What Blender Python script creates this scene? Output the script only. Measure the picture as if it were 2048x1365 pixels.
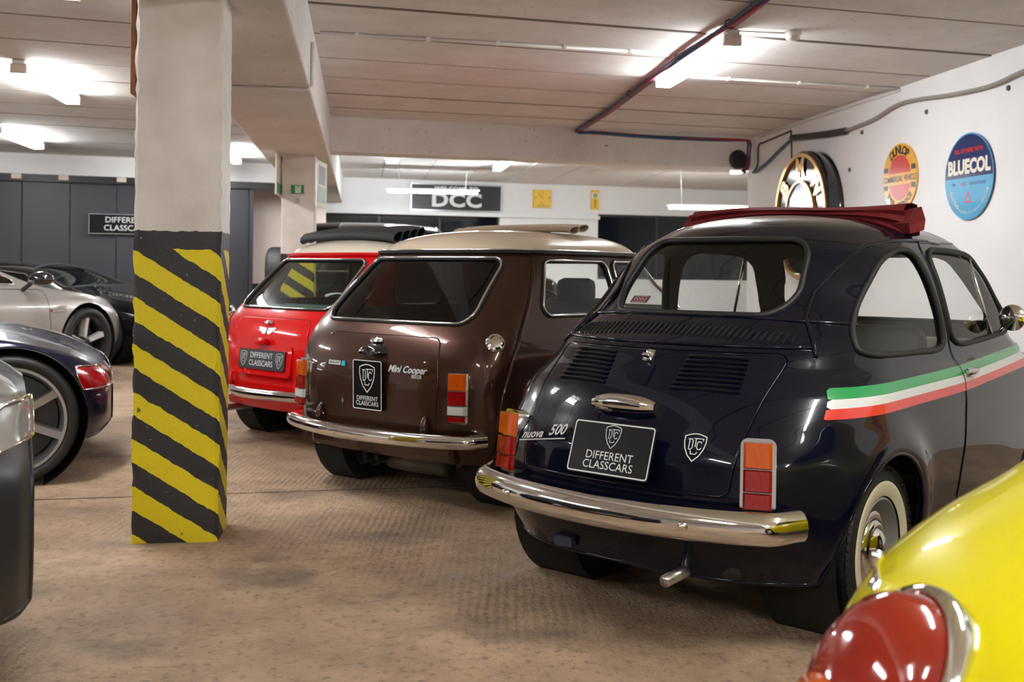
import bpy, bmesh, math, random
import numpy as np
from mathutils import Vector, Matrix
random.seed(7)
for _o in list(bpy.data.objects): bpy.data.objects.remove(_o)
SC = bpy.context.scene
COL = SC.collection
# ---------------------------------------------------------------- camera, world, exposure
F_PX, CAM_H, YAW, ROLL, HORIZON = 2150.0, 1.1225, math.radians(7.97), 0.011, 543.3
cd = bpy.data.cameras.new('camera')
cam = bpy.data.objects.new('camera', cd); COL.objects.link(cam)
cd.sensor_width = 36.0; cd.lens = F_PX / 2048 * 36.0
cd.shift_y = -(682.5 - HORIZON) / 2048
cd.clip_start = 0.05; cd.clip_end = 200
_f = Vector((math.sin(YAW), math.cos(YAW), 0)); _r0 = Vector((math.cos(YAW), -math.sin(YAW), 0)); _u0 = Vector((0, 0, 1))
_r = _r0 * math.cos(ROLL) + _u0 * math.sin(ROLL); _u = _u0 * math.cos(ROLL) - _r0 * math.sin(ROLL)
cam.matrix_world = Matrix(((_r.x, _u.x, -_f.x, 0), (_r.y, _u.y, -_f.y, 0), (_r.z, _u.z, -_f.z, CAM_H), (0, 0, 0, 1)))
cd.dof.use_dof = True; cd.dof.focus_distance = 3.9; cd.dof.aperture_fstop = 4.5
SC.camera = cam
SC.view_settings.view_transform = 'Standard'; SC.view_settings.look = 'None'
SC.view_settings.gamma = 1.0; SC.view_settings.use_curve_mapping = False
SC.view_settings.exposure = 0.18
wd = bpy.data.worlds.new('world'); SC.world = wd; wd.use_nodes = True
wd.node_tree.nodes['Background'].inputs[0].default_value = (0.8, 0.9, 1, 1)
wd.node_tree.nodes['Background'].inputs[1].default_value = 0.02
LAMP_POWER = 72.0

def ray(px, py):
    return _f + _r * ((px - 1024) / F_PX) - _u * ((py - HORIZON) / F_PX)
CAMP = Vector((0, 0, CAM_H))
def at_z(px, py, z):
    d = ray(px, py); return CAMP + d * ((z - CAM_H) / d.z)
def at_plane(px, py, p0, n):
    d = ray(px, py); p0 = Vector(p0); n = Vector(n); return CAMP + d * ((p0 - CAMP).dot(n) / d.dot(n))
def at_depth(px, py, Z):
    return CAMP + ray(px, py) * Z
def cam2room(xc, zc):
    return (_r0 * xc + _f * zc)

# ---------------------------------------------------------------- materials
MATS = {}
def newmat(name):
    m = bpy.data.materials.new(name); m.use_nodes = True
    nt = m.node_tree; b = nt.nodes['Principled BSDF']
    return m, nt, b
def rgba(c): return (c[0], c[1], c[2], 1.0)
def srgb(r, g, b):
    f = lambda v: (v / 255 / 12.92) if v / 255 <= 0.04045 else ((v / 255 + 0.055) / 1.055) ** 2.4
    return (f(r), f(g), f(b))
def plain(name, col, rough=0.5, metal=0.0, coat=0.0, bump=0.0, bscale=60.0, var=0.0, emis=None, estr=0.0, spec=0.5):
    if name in MATS: return MATS[name]
    m, nt, b = newmat(name)
    b.inputs['Base Color'].default_value = rgba(col); b.inputs['Roughness'].default_value = rough
    b.inputs['Metallic'].default_value = metal; b.inputs['Coat Weight'].default_value = coat
    b.inputs['Coat Roughness'].default_value = 0.02; b.inputs['Specular IOR Level'].default_value = spec
    if emis is not None:
        b.inputs['Emission Color'].default_value = rgba(emis); b.inputs['Emission Strength'].default_value = estr
    if bump or var:
        tc = nt.nodes.new('ShaderNodeTexCoord'); nz = nt.nodes.new('ShaderNodeTexNoise')
        nz.inputs['Scale'].default_value = bscale; nz.inputs['Detail'].default_value = 5
        nt.links.new(tc.outputs['Object'], nz.inputs['Vector'])
        if bump:
            bp = nt.nodes.new('ShaderNodeBump'); bp.inputs['Strength'].default_value = bump; bp.inputs['Distance'].default_value = 0.01
            nt.links.new(nz.outputs['Fac'], bp.inputs['Height']); nt.links.new(bp.outputs['Normal'], b.inputs['Normal'])
        if var:
            mx = nt.nodes.new('ShaderNodeMix'); mx.data_type = 'RGBA'
            mx.inputs['A'].default_value = rgba([c * (1 - var) for c in col]); mx.inputs['B'].default_value = rgba([min(1, c * (1 + var)) for c in col])
            nt.links.new(nz.outputs['Fac'], mx.inputs['Factor']); nt.links.new(mx.outputs['Result'], b.inputs['Base Color'])
    MATS[name] = m; return m
def glass(name, tint, ior=1.5, rough=0.0):
    if name in MATS: return MATS[name]
    m = bpy.data.materials.new(name); m.use_nodes = True; nt = m.node_tree; nt.nodes.clear()
    o = nt.nodes.new('ShaderNodeOutputMaterial'); t = nt.nodes.new('ShaderNodeBsdfTransparent'); g = nt.nodes.new('ShaderNodeBsdfGlossy')
    lw = nt.nodes.new('ShaderNodeLayerWeight'); lw.inputs['Blend'].default_value = .5; mx = nt.nodes.new('ShaderNodeMixShader')
    pw = nt.nodes.new('ShaderNodeMath'); pw.operation = 'POWER'; pw.inputs[1].default_value = 5; ma = nt.nodes.new('ShaderNodeMath'); ma.operation = 'MULTIPLY_ADD'; ma.inputs[1].default_value = .9; ma.inputs[2].default_value = .05
    t.inputs[0].default_value = rgba(tint); g.inputs['Roughness'].default_value = rough
    nt.links.new(lw.outputs['Facing'], pw.inputs[0]); nt.links.new(pw.outputs[0], ma.inputs[0])
    nt.links.new(ma.outputs[0], mx.inputs[0]); nt.links.new(t.outputs[0], mx.inputs[1]); nt.links.new(g.outputs[0], mx.inputs[2])
    nt.links.new(mx.outputs[0], o.inputs[0]); MATS[name] = m; return m
def lens_mat(name, col, trans=0.5):
    if name in MATS: return MATS[name]
    m, nt, b = newmat(name)
    b.inputs['Base Color'].default_value = rgba(col); b.inputs['Roughness'].default_value = 0.12
    b.inputs['Coat Weight'].default_value = 1.0; b.inputs['Coat Roughness'].default_value = 0.03
    b.inputs['Subsurface Weight'].default_value = 0.0
    tc = nt.nodes.new('ShaderNodeTexCoord'); wv = nt.nodes.new('ShaderNodeTexWave'); wv.inputs['Scale'].default_value = 45; wv.bands_direction = 'X'
    bp = nt.nodes.new('ShaderNodeBump'); bp.inputs['Strength'].default_value = 0.15; bp.inputs['Distance'].default_value = 0.002
    nt.links.new(tc.outputs['Object'], wv.inputs['Vector']); nt.links.new(wv.outputs['Fac'], bp.inputs['Height']); nt.links.new(bp.outputs['Normal'], b.inputs['Normal'])
    MATS[name] = m; return m
CHROME = plain('chrome', (0.82, 0.82, 0.82), 0.06, 1.0)
STEEL = plain('brushed_steel', (0.55, 0.55, 0.56), 0.28, 1.0)
ALLOY = plain('alloy', (0.52, 0.52, 0.53), 0.32, 0.9)
RUBBER = plain('rubber', (0.012, 0.012, 0.012), 0.55, bump=0.05, bscale=80)
BLACK = plain('satin_black', (0.01, 0.01, 0.011), 0.4)
DARK = plain('dark_void', (0.004, 0.004, 0.004), 0.9)
GLOSSBLK = plain('gloss_black', (0.006, 0.006, 0.008), 0.08, coat=1.0)
WHITEPRINT = plain('white_print', (0.8, 0.8, 0.78), 0.5)
AMBER = lens_mat('lens_amber', (0.55, 0.085, 0.004)); REDLENS = lens_mat('lens_red', (0.27, 0.002, 0.003)); CLEARLENS = lens_mat('lens_clear', (0.6, 0.6, 0.58))
GLASS = glass('window_glass', (0.95, 0.965, 0.955)); GLASS_TINT = glass('tinted_glass', (0.035, 0.03, 0.03)); GLASS_GREEN = glass('green_glass', (0.55, 0.72, 0.68))
def concrete(name, base, dirt, bump=0.25, scale=3.0, rough=0.85, spots=True):
    """painted concrete: broad tone noise, small pits with their own dark colour, fine relief"""
    if name in MATS: return MATS[name]
    m, nt, b = newmat(name); b.inputs['Roughness'].default_value = rough
    tc = nt.nodes.new('ShaderNodeTexCoord'); L = nt.links
    n1 = nt.nodes.new('ShaderNodeTexNoise'); n1.inputs['Scale'].default_value = scale; n1.inputs['Detail'].default_value = 8; n1.inputs['Roughness'].default_value = 0.65
    L.new(tc.outputs['Object'], n1.inputs['Vector'])
    r1 = nt.nodes.new('ShaderNodeValToRGB'); r1.color_ramp.elements[0].position = 0.25; r1.color_ramp.elements[1].position = 0.6
    r1.color_ramp.elements[0].color = rgba([base[i] * 0.8 + dirt[i] * 0.2 for i in range(3)]); r1.color_ramp.elements[1].color = rgba(base)
    L.new(n1.outputs['Fac'], r1.inputs[0])
    n2 = nt.nodes.new('ShaderNodeTexNoise'); n2.inputs['Scale'].default_value = scale * 14; n2.inputs['Detail'].default_value = 3
    L.new(tc.outputs['Object'], n2.inputs['Vector'])
    r2 = nt.nodes.new('ShaderNodeValToRGB'); r2.color_ramp.elements[0].position = 0.27; r2.color_ramp.elements[1].position = 0.31
    r2.color_ramp.elements[0].color = (1, 1, 1, 1); r2.color_ramp.elements[1].color = (0, 0, 0, 1)
    L.new(n2.outputs['Fac'], r2.inputs[0])
    mx = nt.nodes.new('ShaderNodeMix'); mx.data_type = 'RGBA'; mx.inputs['B'].default_value = rgba(dirt)
    L.new(r1.outputs[0], mx.inputs['A'])
    if spots: L.new(r2.outputs[0], mx.inputs['Factor'])
    else: mx.inputs['Factor'].default_value = 0
    L.new(mx.outputs['Result'], b.inputs['Base Color'])
    bp = nt.nodes.new('ShaderNodeBump'); bp.inputs['Strength'].default_value = bump; bp.inputs['Distance'].default_value = 0.02
    L.new(n2.outputs['Fac'], bp.inputs['Height']); L.new(bp.outputs['Normal'], b.inputs['Normal'])
    MATS[name] = m; return m
def paint(name, col, metal=0.0, rough=0.35, flake=0.0):
    m = plain(name, col, rough, metal, coat=1.0, spec=.06)
    m.node_tree.nodes['Principled BSDF'].inputs['Coat IOR'].default_value = 1.36
    return m

# ---------------------------------------------------------------- mesh helpers
def tagit(o, label=None, cat=None, group=None, kind=None):
    if label: o['label'] = label
    if cat: o['category'] = cat
    if group: o['group'] = group
    if kind: o['kind'] = kind
    return o
def empty(name, loc=(0, 0, 0), rz=0.0, **kw):
    o = bpy.data.objects.new(name, None); COL.objects.link(o); o.location = loc; o.rotation_euler = (0, 0, rz)
    o.empty_display_size = 0.1
    return tagit(o, **kw)
def mesh_obj(name, verts, faces, mat=None, parent=None, smooth=False, normals=None, mats=None, fmat=None, label=None):
    me = bpy.data.meshes.new(name)
    me.from_pydata([tuple(map(float, v)) for v in verts], [], [tuple(int(i) for i in f) for f in faces])
    for m in (mats or ([mat] if mat else [])): me.materials.append(m)
    if fmat is not None: me.polygons.foreach_set('material_index', list(fmat))
    if smooth: me.polygons.foreach_set('use_smooth', [True] * len(me.polygons))
    me.update()
    if normals is not None and len(normals):
        me.normals_split_custom_set_from_vertices([tuple(map(float, n)) for n in normals])
    o = bpy.data.objects.new(name, me); COL.objects.link(o)
    if parent: o.parent = parent
    if label: o['label'] = label
    return o
class MB:
    """collects primitive pieces of one part"""
    def __init__(s): s.v = []; s.f = []; s.m = []; s.cur = 0
    def add(s, vs, fs, M=None):
        b = len(s.v)
        for v in vs:
            v = Vector(v)
            if M is not None: v = M @ v
            s.v.append((v.x, v.y, v.z))
        for f in fs: s.f.append(tuple(i + b for i in f)); s.m.append(s.cur)
        return s
    def box(s, c, d, M=None, bev=0.0):
        x, y, z = [k / 2 for k in d]; cx, cy, cz = c
        if bev <= 0:
            vs = [(cx + i * x, cy + j * y, cz + k * z) for k in (-1, 1) for j in (-1, 1) for i in (-1, 1)]
            return s.add(vs, [(0, 2, 3, 1), (4, 5, 7, 6), (0, 1, 5, 4), (2, 6, 7, 3), (0, 4, 6, 2), (1, 3, 7, 5)], M)
        bm = bmesh.new(); bmesh.ops.create_cube(bm, size=1)
        for v in bm.verts: v.co = Vector((v.co.x * d[0] + cx, v.co.y * d[1] + cy, v.co.z * d[2] + cz))
        bmesh.ops.bevel(bm, geom=bm.edges[:], offset=bev, segments=2, affect='EDGES', profile=0.5)
        bm.verts.index_update(); s.add([v.co.copy() for v in bm.verts], [[v.index for v in f.verts] for f in bm.faces], M); bm.free(); return s
    def prism(s, poly, z0, z1, M=None):
        n = len(poly); vs = [(p[0], p[1], z0) for p in poly] + [(p[0], p[1], z1) for p in poly]
        fs = [tuple(range(n - 1, -1, -1)), tuple(range(n, 2 * n))] + [(i, (i + 1) % n, n + (i + 1) % n, n + i) for i in range(n)]
        return s.add(vs, fs, M)
    def lathe(s, prof, n=48, M=None, a0=0.0, a1=2 * math.pi):
        """profile [(r, h)] turned round local z"""
        full = abs(a1 - a0 - 2 * math.pi) < 1e-6; k = n if full else n + 1; vs = []; fs = []
        for i in range(k):
            a = a0 + (a1 - a0) * i / n; c, q = math.cos(a), math.sin(a)
            for r, h in prof: vs.append((r * c, r * q, h))
        L = len(prof)
        for i in range(n):
            j = (i + 1) % k
            for t in range(L - 1): fs.append((i * L + t, j * L + t, j * L + t + 1, i * L + t + 1))
        return s.add(vs, fs, M)
    def tube(s, pts, r, n=8, closed=False, M=None, cap=True):
        P = [Vector(p) for p in pts]; N = len(P); vs = []; fs = []; prev = None
        rr = r if hasattr(r, '__len__') else [r] * N
        for i in range(N):
            if closed: t = P[(i + 1) % N] - P[i - 1]
            else: t = P[min(i + 1, N - 1)] - P[max(i - 1, 0)]
            if t.length < 1e-9: t = Vector((0, 0, 1))
            t.normalize()
            if prev is None:
                a = Vector((0, 0, 1)) if abs(t.z) < 0.9 else Vector((1, 0, 0)); q = t.cross(a).normalized()
            else:
                q = prev - t * prev.dot(t); q.normalize()
            prev = q; w = t.cross(q)
            for k in range(n):
                a = 2 * math.pi * k / n; vs.append(P[i] + (q * math.cos(a) + w * math.sin(a)) * rr[i])
        for i in range(N if closed else N - 1):
            j = (i + 1) % N
            for k in range(n): fs.append((i * n + k, i * n + (k + 1) % n, j * n + (k + 1) % n, j * n + k))
        if cap and not closed: fs.append(tuple(range(n - 1, -1, -1))); fs.append(tuple((N - 1) * n + k for k in range(n)))
        return s.add(vs, fs, M)
    def sweep(s, path, prof, up=(0, 0, 1), closed_prof=True, M=None, scales=None):
        """profile [(side, up)] swept along a path"""
        P = [Vector(p) for p in path]; N = len(P); L = len(prof); vs = []; fs = []; up = Vector(up)
        for i in range(N):
            t = (P[min(i + 1, N - 1)] - P[max(i - 1, 0)]).normalized(); q = t.cross(up).normalized(); w = q.cross(t)
            k = scales[i] if scales else 1.0
            for a, b in prof: vs.append(P[i] + q * a * k + w * b * k)
        for i in range(N - 1):
            for k in range(L if closed_prof else L - 1):
                fs.append((i * L + k, i * L + (k + 1) % L, (i + 1) * L + (k + 1) % L, (i + 1) * L + k))
        if closed_prof: fs.append(tuple(range(L - 1, -1, -1))); fs.append(tuple((N - 1) * L + k for k in range(L)))
        return s.add(vs, fs, M)
    def build(s, name, mat, parent=None, smooth=False, label=None, angle=None):
        mats = mat if isinstance(mat, (list, tuple)) else [mat]
        o = mesh_obj(name, s.v, s.f, parent=parent, smooth=smooth or angle is not None, mats=mats, fmat=s.m, label=label)
        if angle is not None: sharp(o, angle)
        return o
def sharp(o, deg=35):
    me = o.data; bm = bmesh.new(); bm.from_mesh(me); bmesh.ops.recalc_face_normals(bm, faces=bm.faces[:])
    lim = math.radians(deg)
    for e in bm.edges:
        e.smooth = not (len(e.link_faces) == 2 and e.calc_face_angle(0) > lim)
    bm.to_mesh(me); bm.free()
def rrect(w, h, r, n=5):
    r = min(r, w / 2 - 1e-5, h / 2 - 1e-5); out = []
    for cx, cy, a0 in ((w / 2 - r, h / 2 - r, 0), (-w / 2 + r, h / 2 - r, 90), (-w / 2 + r, -h / 2 + r, 180), (w / 2 - r, -h / 2 + r, 270)):
        for k in range(n + 1):
            a = math.radians(a0 + 90 * k / n); out.append((cx + r * math.cos(a), cy + r * math.sin(a)))
    return out
def frame(p, n, up=(0, 0, 1)):
    """matrix: local x = right, y = up, z = outward normal n"""
    n = Vector(n).normalized(); x = Vector(up).cross(n).normalized(); y = n.cross(x)
    p = Vector(p); return Matrix(((x.x, y.x, n.x, p.x), (x.y, y.y, n.y, p.y), (x.z, y.z, n.z, p.z), (0, 0, 0, 1)))
_TXT = {}
def text_mesh(s, size=1.0, align='CENTER', shear=0.0, space=1.0, lines=1.0, bold=0.0):
    """(verts, faces) of flat text, from the built-in typeface"""
    key = (s, size, align, shear, space, lines, bold)
    if key in _TXT: return _TXT[key]
    c = bpy.data.curves.new('t', 'FONT'); c.body = s; c.size = size; c.align_x = align; c.align_y = 'CENTER'; c.shear = shear
    c.space_character = space; c.space_line = lines; c.offset = bold; c.fill_mode = 'FRONT'; c.resolution_u = 3
    o = bpy.data.objects.new('t', c); COL.objects.link(o); bpy.context.view_layer.update()
    me = bpy.data.meshes.new_from_object(o.evaluated_get(bpy.context.evaluated_depsgraph_get()))
    r = ([v.co.copy() for v in me.vertices], [tuple(p.vertices) for p in me.polygons])
    bpy.data.objects.remove(o); bpy.data.curves.remove(c); bpy.data.meshes.remove(me)
    _TXT[key] = r; return r
def text_obj(s, size, mat, parent, M, name='lettering', **kw):
    v, f = text_mesh(s, size, **kw); mb = MB(); mb.add(v, f, M); return mb.build(name, mat, parent)
def ribbon(mb, pts, w, z=0.0, M=None, closed=False):
    """flat stroke of width w in local xy"""
    n = len(pts); L = []; R = []
    for i in range(n):
        a = Vector(pts[i - 1] if (i > 0 or closed) else pts[i]); b = Vector(pts[(i + 1) % n] if (i < n - 1 or closed) else pts[i]); p = Vector(pts[i])
        d1 = (p - a); d2 = (b - p)
        if d1.length < 1e-9: d1 = d2
        if d2.length < 1e-9: d2 = d1
        d1.normalize(); d2.normalize(); n1 = Vector((-d1.y, d1.x)); n2 = Vector((-d2.y, d2.x)); m = (n1 + n2)
        m = m / max(m.length_squared, 0.3) * 2 * 0.5 * 2 / 2
        q = m * (w / 2) * (1.0 if m.length < 3 else 1); L.append(p + q); R.append(p - q)
    vs = [(p.x, p.y, z) for p in L] + [(p.x, p.y, z) for p in R]
    mb.add(vs, [(i, n + i, n + (i + 1) % n, (i + 1) % n) for i in range(n if closed else n - 1)], M)
def emblem(M, size, mat, parent, name='emblem', small=False):
    """shield badge with an interlaced monogram, size = height"""
    mb = MB(); k = size
    sh = []
    for t in range(7): sh.append((-0.38 + 0.76 * t / 6, 0.40 + 0.10 * math.sin(math.pi * t / 6)))
    sh += [(0.385, 0.2), (0.33, -0.05), (0.2, -0.3), (0.0, -0.5), (-0.2, -0.3), (-0.33, -0.05), (-0.385, 0.2)]
    ribbon(mb, [(x * k, y * k) for x, y in sh], 0.065 * k, 0, M, True)
    st = [[(-.26, .30), (-.12, .30), (-.08, .24), (-.08, -.02), (-.14, -.08), (-.2, -.08)], [(-.2, .30), (-.2, -.08)],
          [(-.06, .33), (.28, .33), (.28, .25)], [(.02, .33), (.02, .02)], [(.24, .16), (.2, .22), (.12, .22), (.08, .16), (.08, .0), (.12, -.06), (.2, -.06), (.24, 0.0)],
          [(-.12, -.12), (-.1, -.24), (.08, -.24), (.12, -.16)]]
    for s in st: ribbon(mb, [(x * k, y * k) for x, y in s], 0.055 * k, 0, M)
    return mb.build(name, mat, parent)
# ---------------------------------------------------------------- room shell
ZC = 2.69; SK = 0.138; SKL = 0.20
PAINT_W = concrete('painted_concrete', srgb(230, 227, 225), srgb(140, 125, 110), bump=0.12, scale=2.0)
PAINT_C = concrete('ceiling_concrete', srgb(226, 222, 219), srgb(120, 105, 92), bump=0.10, scale=3.0)
WHITEW = concrete('white_wall', srgb(238, 238, 238), srgb(205, 198, 190), bump=0.08, scale=1.5, spots=False)
def floor_mat():
    m, nt, b = newmat('ridged_concrete_floor'); L = nt.links; N = nt.nodes
    tc = N.new('ShaderNodeTexCoord'); mp = N.new('ShaderNodeMapping'); L.new(tc.outputs['Object'], mp.inputs['Vector'])
    def noise(sc, det=6, ro=.6, v=mp.outputs[0]):
        n = N.new('ShaderNodeTexNoise'); n.inputs['Scale'].default_value = sc; n.inputs['Detail'].default_value = det; n.inputs['Roughness'].default_value = ro; L.new(v, n.inputs['Vector']); return n
    def ramp(i, p0, c0, p1, c1):
        r = N.new('ShaderNodeValToRGB'); r.color_ramp.elements[0].position = p0; r.color_ramp.elements[1].position = p1
        r.color_ramp.elements[0].color = rgba(c0); r.color_ramp.elements[1].color = rgba(c1); L.new(i, r.inputs[0]); return r
    def mix(f, a, c, mode='MIX'):
        x = N.new('ShaderNodeMix'); x.data_type = 'RGBA'; x.blend_type = mode
        if isinstance(f, float): x.inputs['Factor'].default_value = f
        else: L.new(f, x.inputs['Factor'])
        for k, v in (('A', a), ('B', c)):
            if isinstance(v, tuple): x.inputs[k].default_value = rgba(v)
            else: L.new(v, x.inputs[k])
        return x.outputs['Result']
    big = noise(.9, 7, .65); mid = noise(5, 8, .7); fine = noise(70, 4, .6); fine2 = noise(28, 6, .7)
    base = ramp(big.outputs['Fac'], .33, srgb(146, 119, 94), .68, srgb(203, 172, 138))
    c = mix(ramp(mid.outputs['Fac'], .45, (0, 0, 0), .75, (.55, .55, .55)).outputs[0], base.outputs[0], srgb(132, 110, 92))
    # oil-dark stains with shapes of their own, lighter scuffs
    st = noise(1.7, 5, .55); c = mix(ramp(st.outputs['Fac'], .55, (0, 0, 0), .70, (.8, .8, .8)).outputs[0], c, srgb(98, 82, 70))
    sc = noise(3.1, 6, .6); c = mix(ramp(sc.outputs['Fac'], .66, (0, 0, 0), .76, (.5, .5, .5)).outputs[0], c, srgb(216, 202, 184))
    pit = ramp(fine2.outputs['Fac'], .35, (.65, .65, .65), .47, (0, 0, 0)); c = mix(pit.outputs[0], c, srgb(104, 84, 68))
    L.new(c, b.inputs['Base Color'])
    rr = ramp(mid.outputs['Fac'], .3, (.55, .55, .55), .7, (.8, .8, .8)); L.new(rr.outputs[0], b.inputs['Roughness'])
    # tamped ridges, bending gently, fading in and out
    wv = N.new('ShaderNodeTexWave'); wv.bands_direction = 'X'; wv.inputs['Scale'].default_value = 10.0; wv.inputs['Distortion'].default_value = 3.0
    wv.inputs['Detail'].default_value = 2; wv.inputs['Detail Scale'].default_value = .35; wv.inputs['Detail Roughness'].default_value = .6
    m2 = N.new('ShaderNodeMapping'); m2.inputs['Rotation'].default_value = (0, 0, math.radians(8)); L.new(tc.outputs['Object'], m2.inputs['Vector']); L.new(m2.outputs[0], wv.inputs['Vector'])
    msk = ramp(noise(.8, 2, .5).outputs['Fac'], .42, (.05, .05, .05), .64, (.75, .75, .75))
    rid = mix(msk.outputs[0], (.5, .5, .5), wv.outputs['Color'])
    h = mix(.62, rid, fine2.outputs['Fac']); h = mix(.42, h, fine.outputs['Fac'])
    bp = N.new('ShaderNodeBump'); bp.inputs['Strength'].default_value = 1.0; bp.inputs['Distance'].default_value = .026
    L.new(h, bp.inputs['Height']); L.new(bp.outputs['Normal'], b.inputs['Normal'])
    return m
def quad_obj(name, pts, mat, kind='structure', parent=None):
    o = mesh_obj(name, pts, [tuple(range(len(pts)))], mat, parent)
    if kind: o['kind'] = kind
    return o
FLOOR = mesh_obj('floor', [(-9, -5, 0), (10, -5, 0), (10, 23, 0), (-9, 23, 0)], [(0, 1, 2, 3)], floor_mat()); FLOOR['kind'] = 'structure'
# faded bay line on the floor, worn paint
_a, _b = at_z(782, 1158, .002), at_z(1420, 1138, .002); _d = (_b - _a).normalized(); _n = Vector((-_d.y, _d.x, 0))
def worn_paint():
    m, nt, b = newmat('worn_line_paint'); N = nt.nodes; L = nt.links
    tc = N.new('ShaderNodeTexCoord'); nz = N.new('ShaderNodeTexNoise'); nz.inputs['Scale'].default_value = 9; nz.inputs['Detail'].default_value = 8; nz.inputs['Roughness'].default_value = .7
    L.new(tc.outputs['Object'], nz.inputs['Vector']); r = N.new('ShaderNodeValToRGB'); r.color_ramp.elements[0].position = .50; r.color_ramp.elements[1].position = .66
    r.color_ramp.elements[1].color = (.55, .55, .55, 1); L.new(nz.outputs['Fac'], r.inputs[0])
    b.inputs['Base Color'].default_value = rgba(srgb(205, 196, 184)); b.inputs['Roughness'].default_value = .8
    L.new(r.outputs[0], b.inputs['Alpha']); return m
_WP = worn_paint()
for (a, c) in ((_a, _b + _d * 1.2), (at_z(478, 1080, .002), at_z(612, 1068, .002))):
    o = mesh_obj('painted_line', [a - _n * .03, c - _n * .03, c + _n * .03, a + _n * .03], [(0, 1, 2, 3)], _WP, FLOOR)
# slab joint across the floor
_a, _b = at_z(0, 1003, 0), at_z(560, 985, 0); _d = (_b - _a).normalized(); mbj = MB()
mbj.add([(_a - _d * 4) + Vector((0, -.006, .0015)), (_b + _d * 5) + Vector((0, -.006, .0015)), (_b + _d * 5) + Vector((0, .006, .0015)), (_a - _d * 4) + Vector((0, .006, .0015))], [(0, 1, 2, 3)])
mbj.build('slab_joint', plain('joint_dirt', srgb(62, 52, 45), .9), FLOOR)
# ceiling: soffit behind, planks in front
CEIL = quad_obj('ceiling', [(-9, -5, ZC + .03), (-9, 23, ZC + .03), (10, 23, ZC + .03), (10, -5, ZC + .03)], plain('joint_shadow', srgb(70, 62, 56), .9))
JOINT = plain('joint_dark', srgb(138, 126, 116), .9)  # plank sides and bevels coloured darker so the joints show
def plank(x0, x1, y0, y1, sk, dz):
    mb = MB(); g = .009; b = .010
    lo = [(x0, y0 + g + sk * x0), (x1, y0 + g + sk * x1), (x1, y1 - g + sk * x1), (x0, y1 - g + sk * x0)]
    li = [(x0, y0 + g + b + sk * x0), (x1, y0 + g + b + sk * x1), (x1, y1 - g - b + sk * x1), (x0, y1 - g - b + sk * x0)]
    vs = [(x, y, ZC + .028) for x, y in lo] + [(x, y, ZC + dz + .006) for x, y in lo] + [(x, y, ZC + dz) for x, y in li]
    fs = [(k, (k + 1) % 4, 4 + (k + 1) % 4, 4 + k) for k in range(4)] + [(4 + k, 4 + (k + 1) % 4, 8 + (k + 1) % 4, 8 + k) for k in range(4)] + [(8, 9, 10, 11)]
    mb.add(vs, fs); mb.m = [1] * 8 + [0]; return mb.build('ceiling_plank', [PAINT_C, JOINT], CEIL)
y = -5.0
while y < 11.2:
    plank(-.4, 4.6, y, y + .82, SK, random.uniform(0, .008)); y += .82
y = -4.0
while y < 17.5:
    plank(-9, -.9, y, y + .82, SKL, random.uniform(0, .008)); y += .82
x = -.4
while x < 9.8:       # far bay: planks run away from the camera
    mb = MB(); dz = random.uniform(0, .008); mb.box((x + .36, 16.4, ZC + .014 + dz), (.708, 9.4, .028)); mb.build('ceiling_plank', PAINT_C, CEIL); x += .72
# walls
def slab(name, p, q, th, z0, z1, mat):
    """vertical wall from p to q (xy), thickness th to the left of p->q"""
    p = Vector((p[0], p[1], 0)); q = Vector((q[0], q[1], 0)); d = (q - p).normalized(); n = Vector((-d.y, d.x, 0)) * th
    mb = MB(); mb.add([p + Vector((0, 0, z0)), q + Vector((0, 0, z0)), q + n + Vector((0, 0, z0)), p + n + Vector((0, 0, z0)), p + Vector((0, 0, z1)), q + Vector((0, 0, z1)), q + n + Vector((0, 0, z1)), p + n + Vector((0, 0, z1))],
        [(0, 1, 5, 4), (1, 2, 6, 5), (2, 3, 7, 6), (3, 0, 4, 7), (4, 5, 6, 7), (3, 2, 1, 0)])
    o = mb.build(name, mat); o['kind'] = 'structure'; return o
XW = 4.42
slab('wall_right', (XW, 11.95), (XW, -5), .3, 0, ZC + .02, WHITEW)
slab('wall_left', (-9, -5), (-9, 23), .2, 0, ZC + .02, WHITEW)
slab('wall_front', (10, -5), (-9, -5), .2, 0, ZC + .02, WHITEW)
slab('wall_far_right', (9.9, 23), (9.9, 10), .2, 0, ZC + .02, WHITEW)
BW0 = Vector((-.40, 18.5, 0)); BWD = Vector((1, SK, 0)).normalized(); BWN = Vector((SK, -1, 0)).normalized()
def on_back(px, py, off=0.0): return at_plane(px, py, BW0 + BWN * off, BWN)
# back wall with two dark window openings: built as bands and piers
def bx(px, py): p = on_back(px, py); return (p - BW0).dot(BWD), p.z
def back_piece(name, t0, t1, z0, z1, off=0.0, th=.25, mat=None, kind='structure'):
    p = BW0 + BWD * t0 + BWN * off; q = BW0 + BWD * t1 + BWN * off
    o = slab(name, (p.x, p.y), (q.x, q.y), th, z0, z1, mat or WHITEW); return o
t_a = bx(634, 430)[0]; t_b = bx(1000, 430)[0]; t_c = bx(1196, 440)[0]; t_d = t_c + 3.6
z_a = bx(800, 424)[1]; z_c = bx(1300, 431)[1]; z_sill = 1.0
back_piece('wall_back', -10, 12, max(z_a, z_c), ZC + .02)
for k, (t0, t1, z0, z1) in enumerate(((-10, t_a, 0, max(z_a, z_c)), (t_a, t_b, 0, z_sill), (t_b, t_c, 0, max(z_a, z_c)), (t_c, t_d, 0, z_sill), (t_d, 12, 0, max(z_a, z_c)), (t_a, t_b, z_a, max(z_a, z_c)), (t_c, t_d, z_c, max(z_a, z_c)))):
    if z1 - z0 > .005: back_piece('wall_back_pier', t0, t1, z0, z1)
DKGLASS = plain('dark_window_glass', (0.006, 0.009, 0.014), 0.08, coat=.4)
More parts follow.
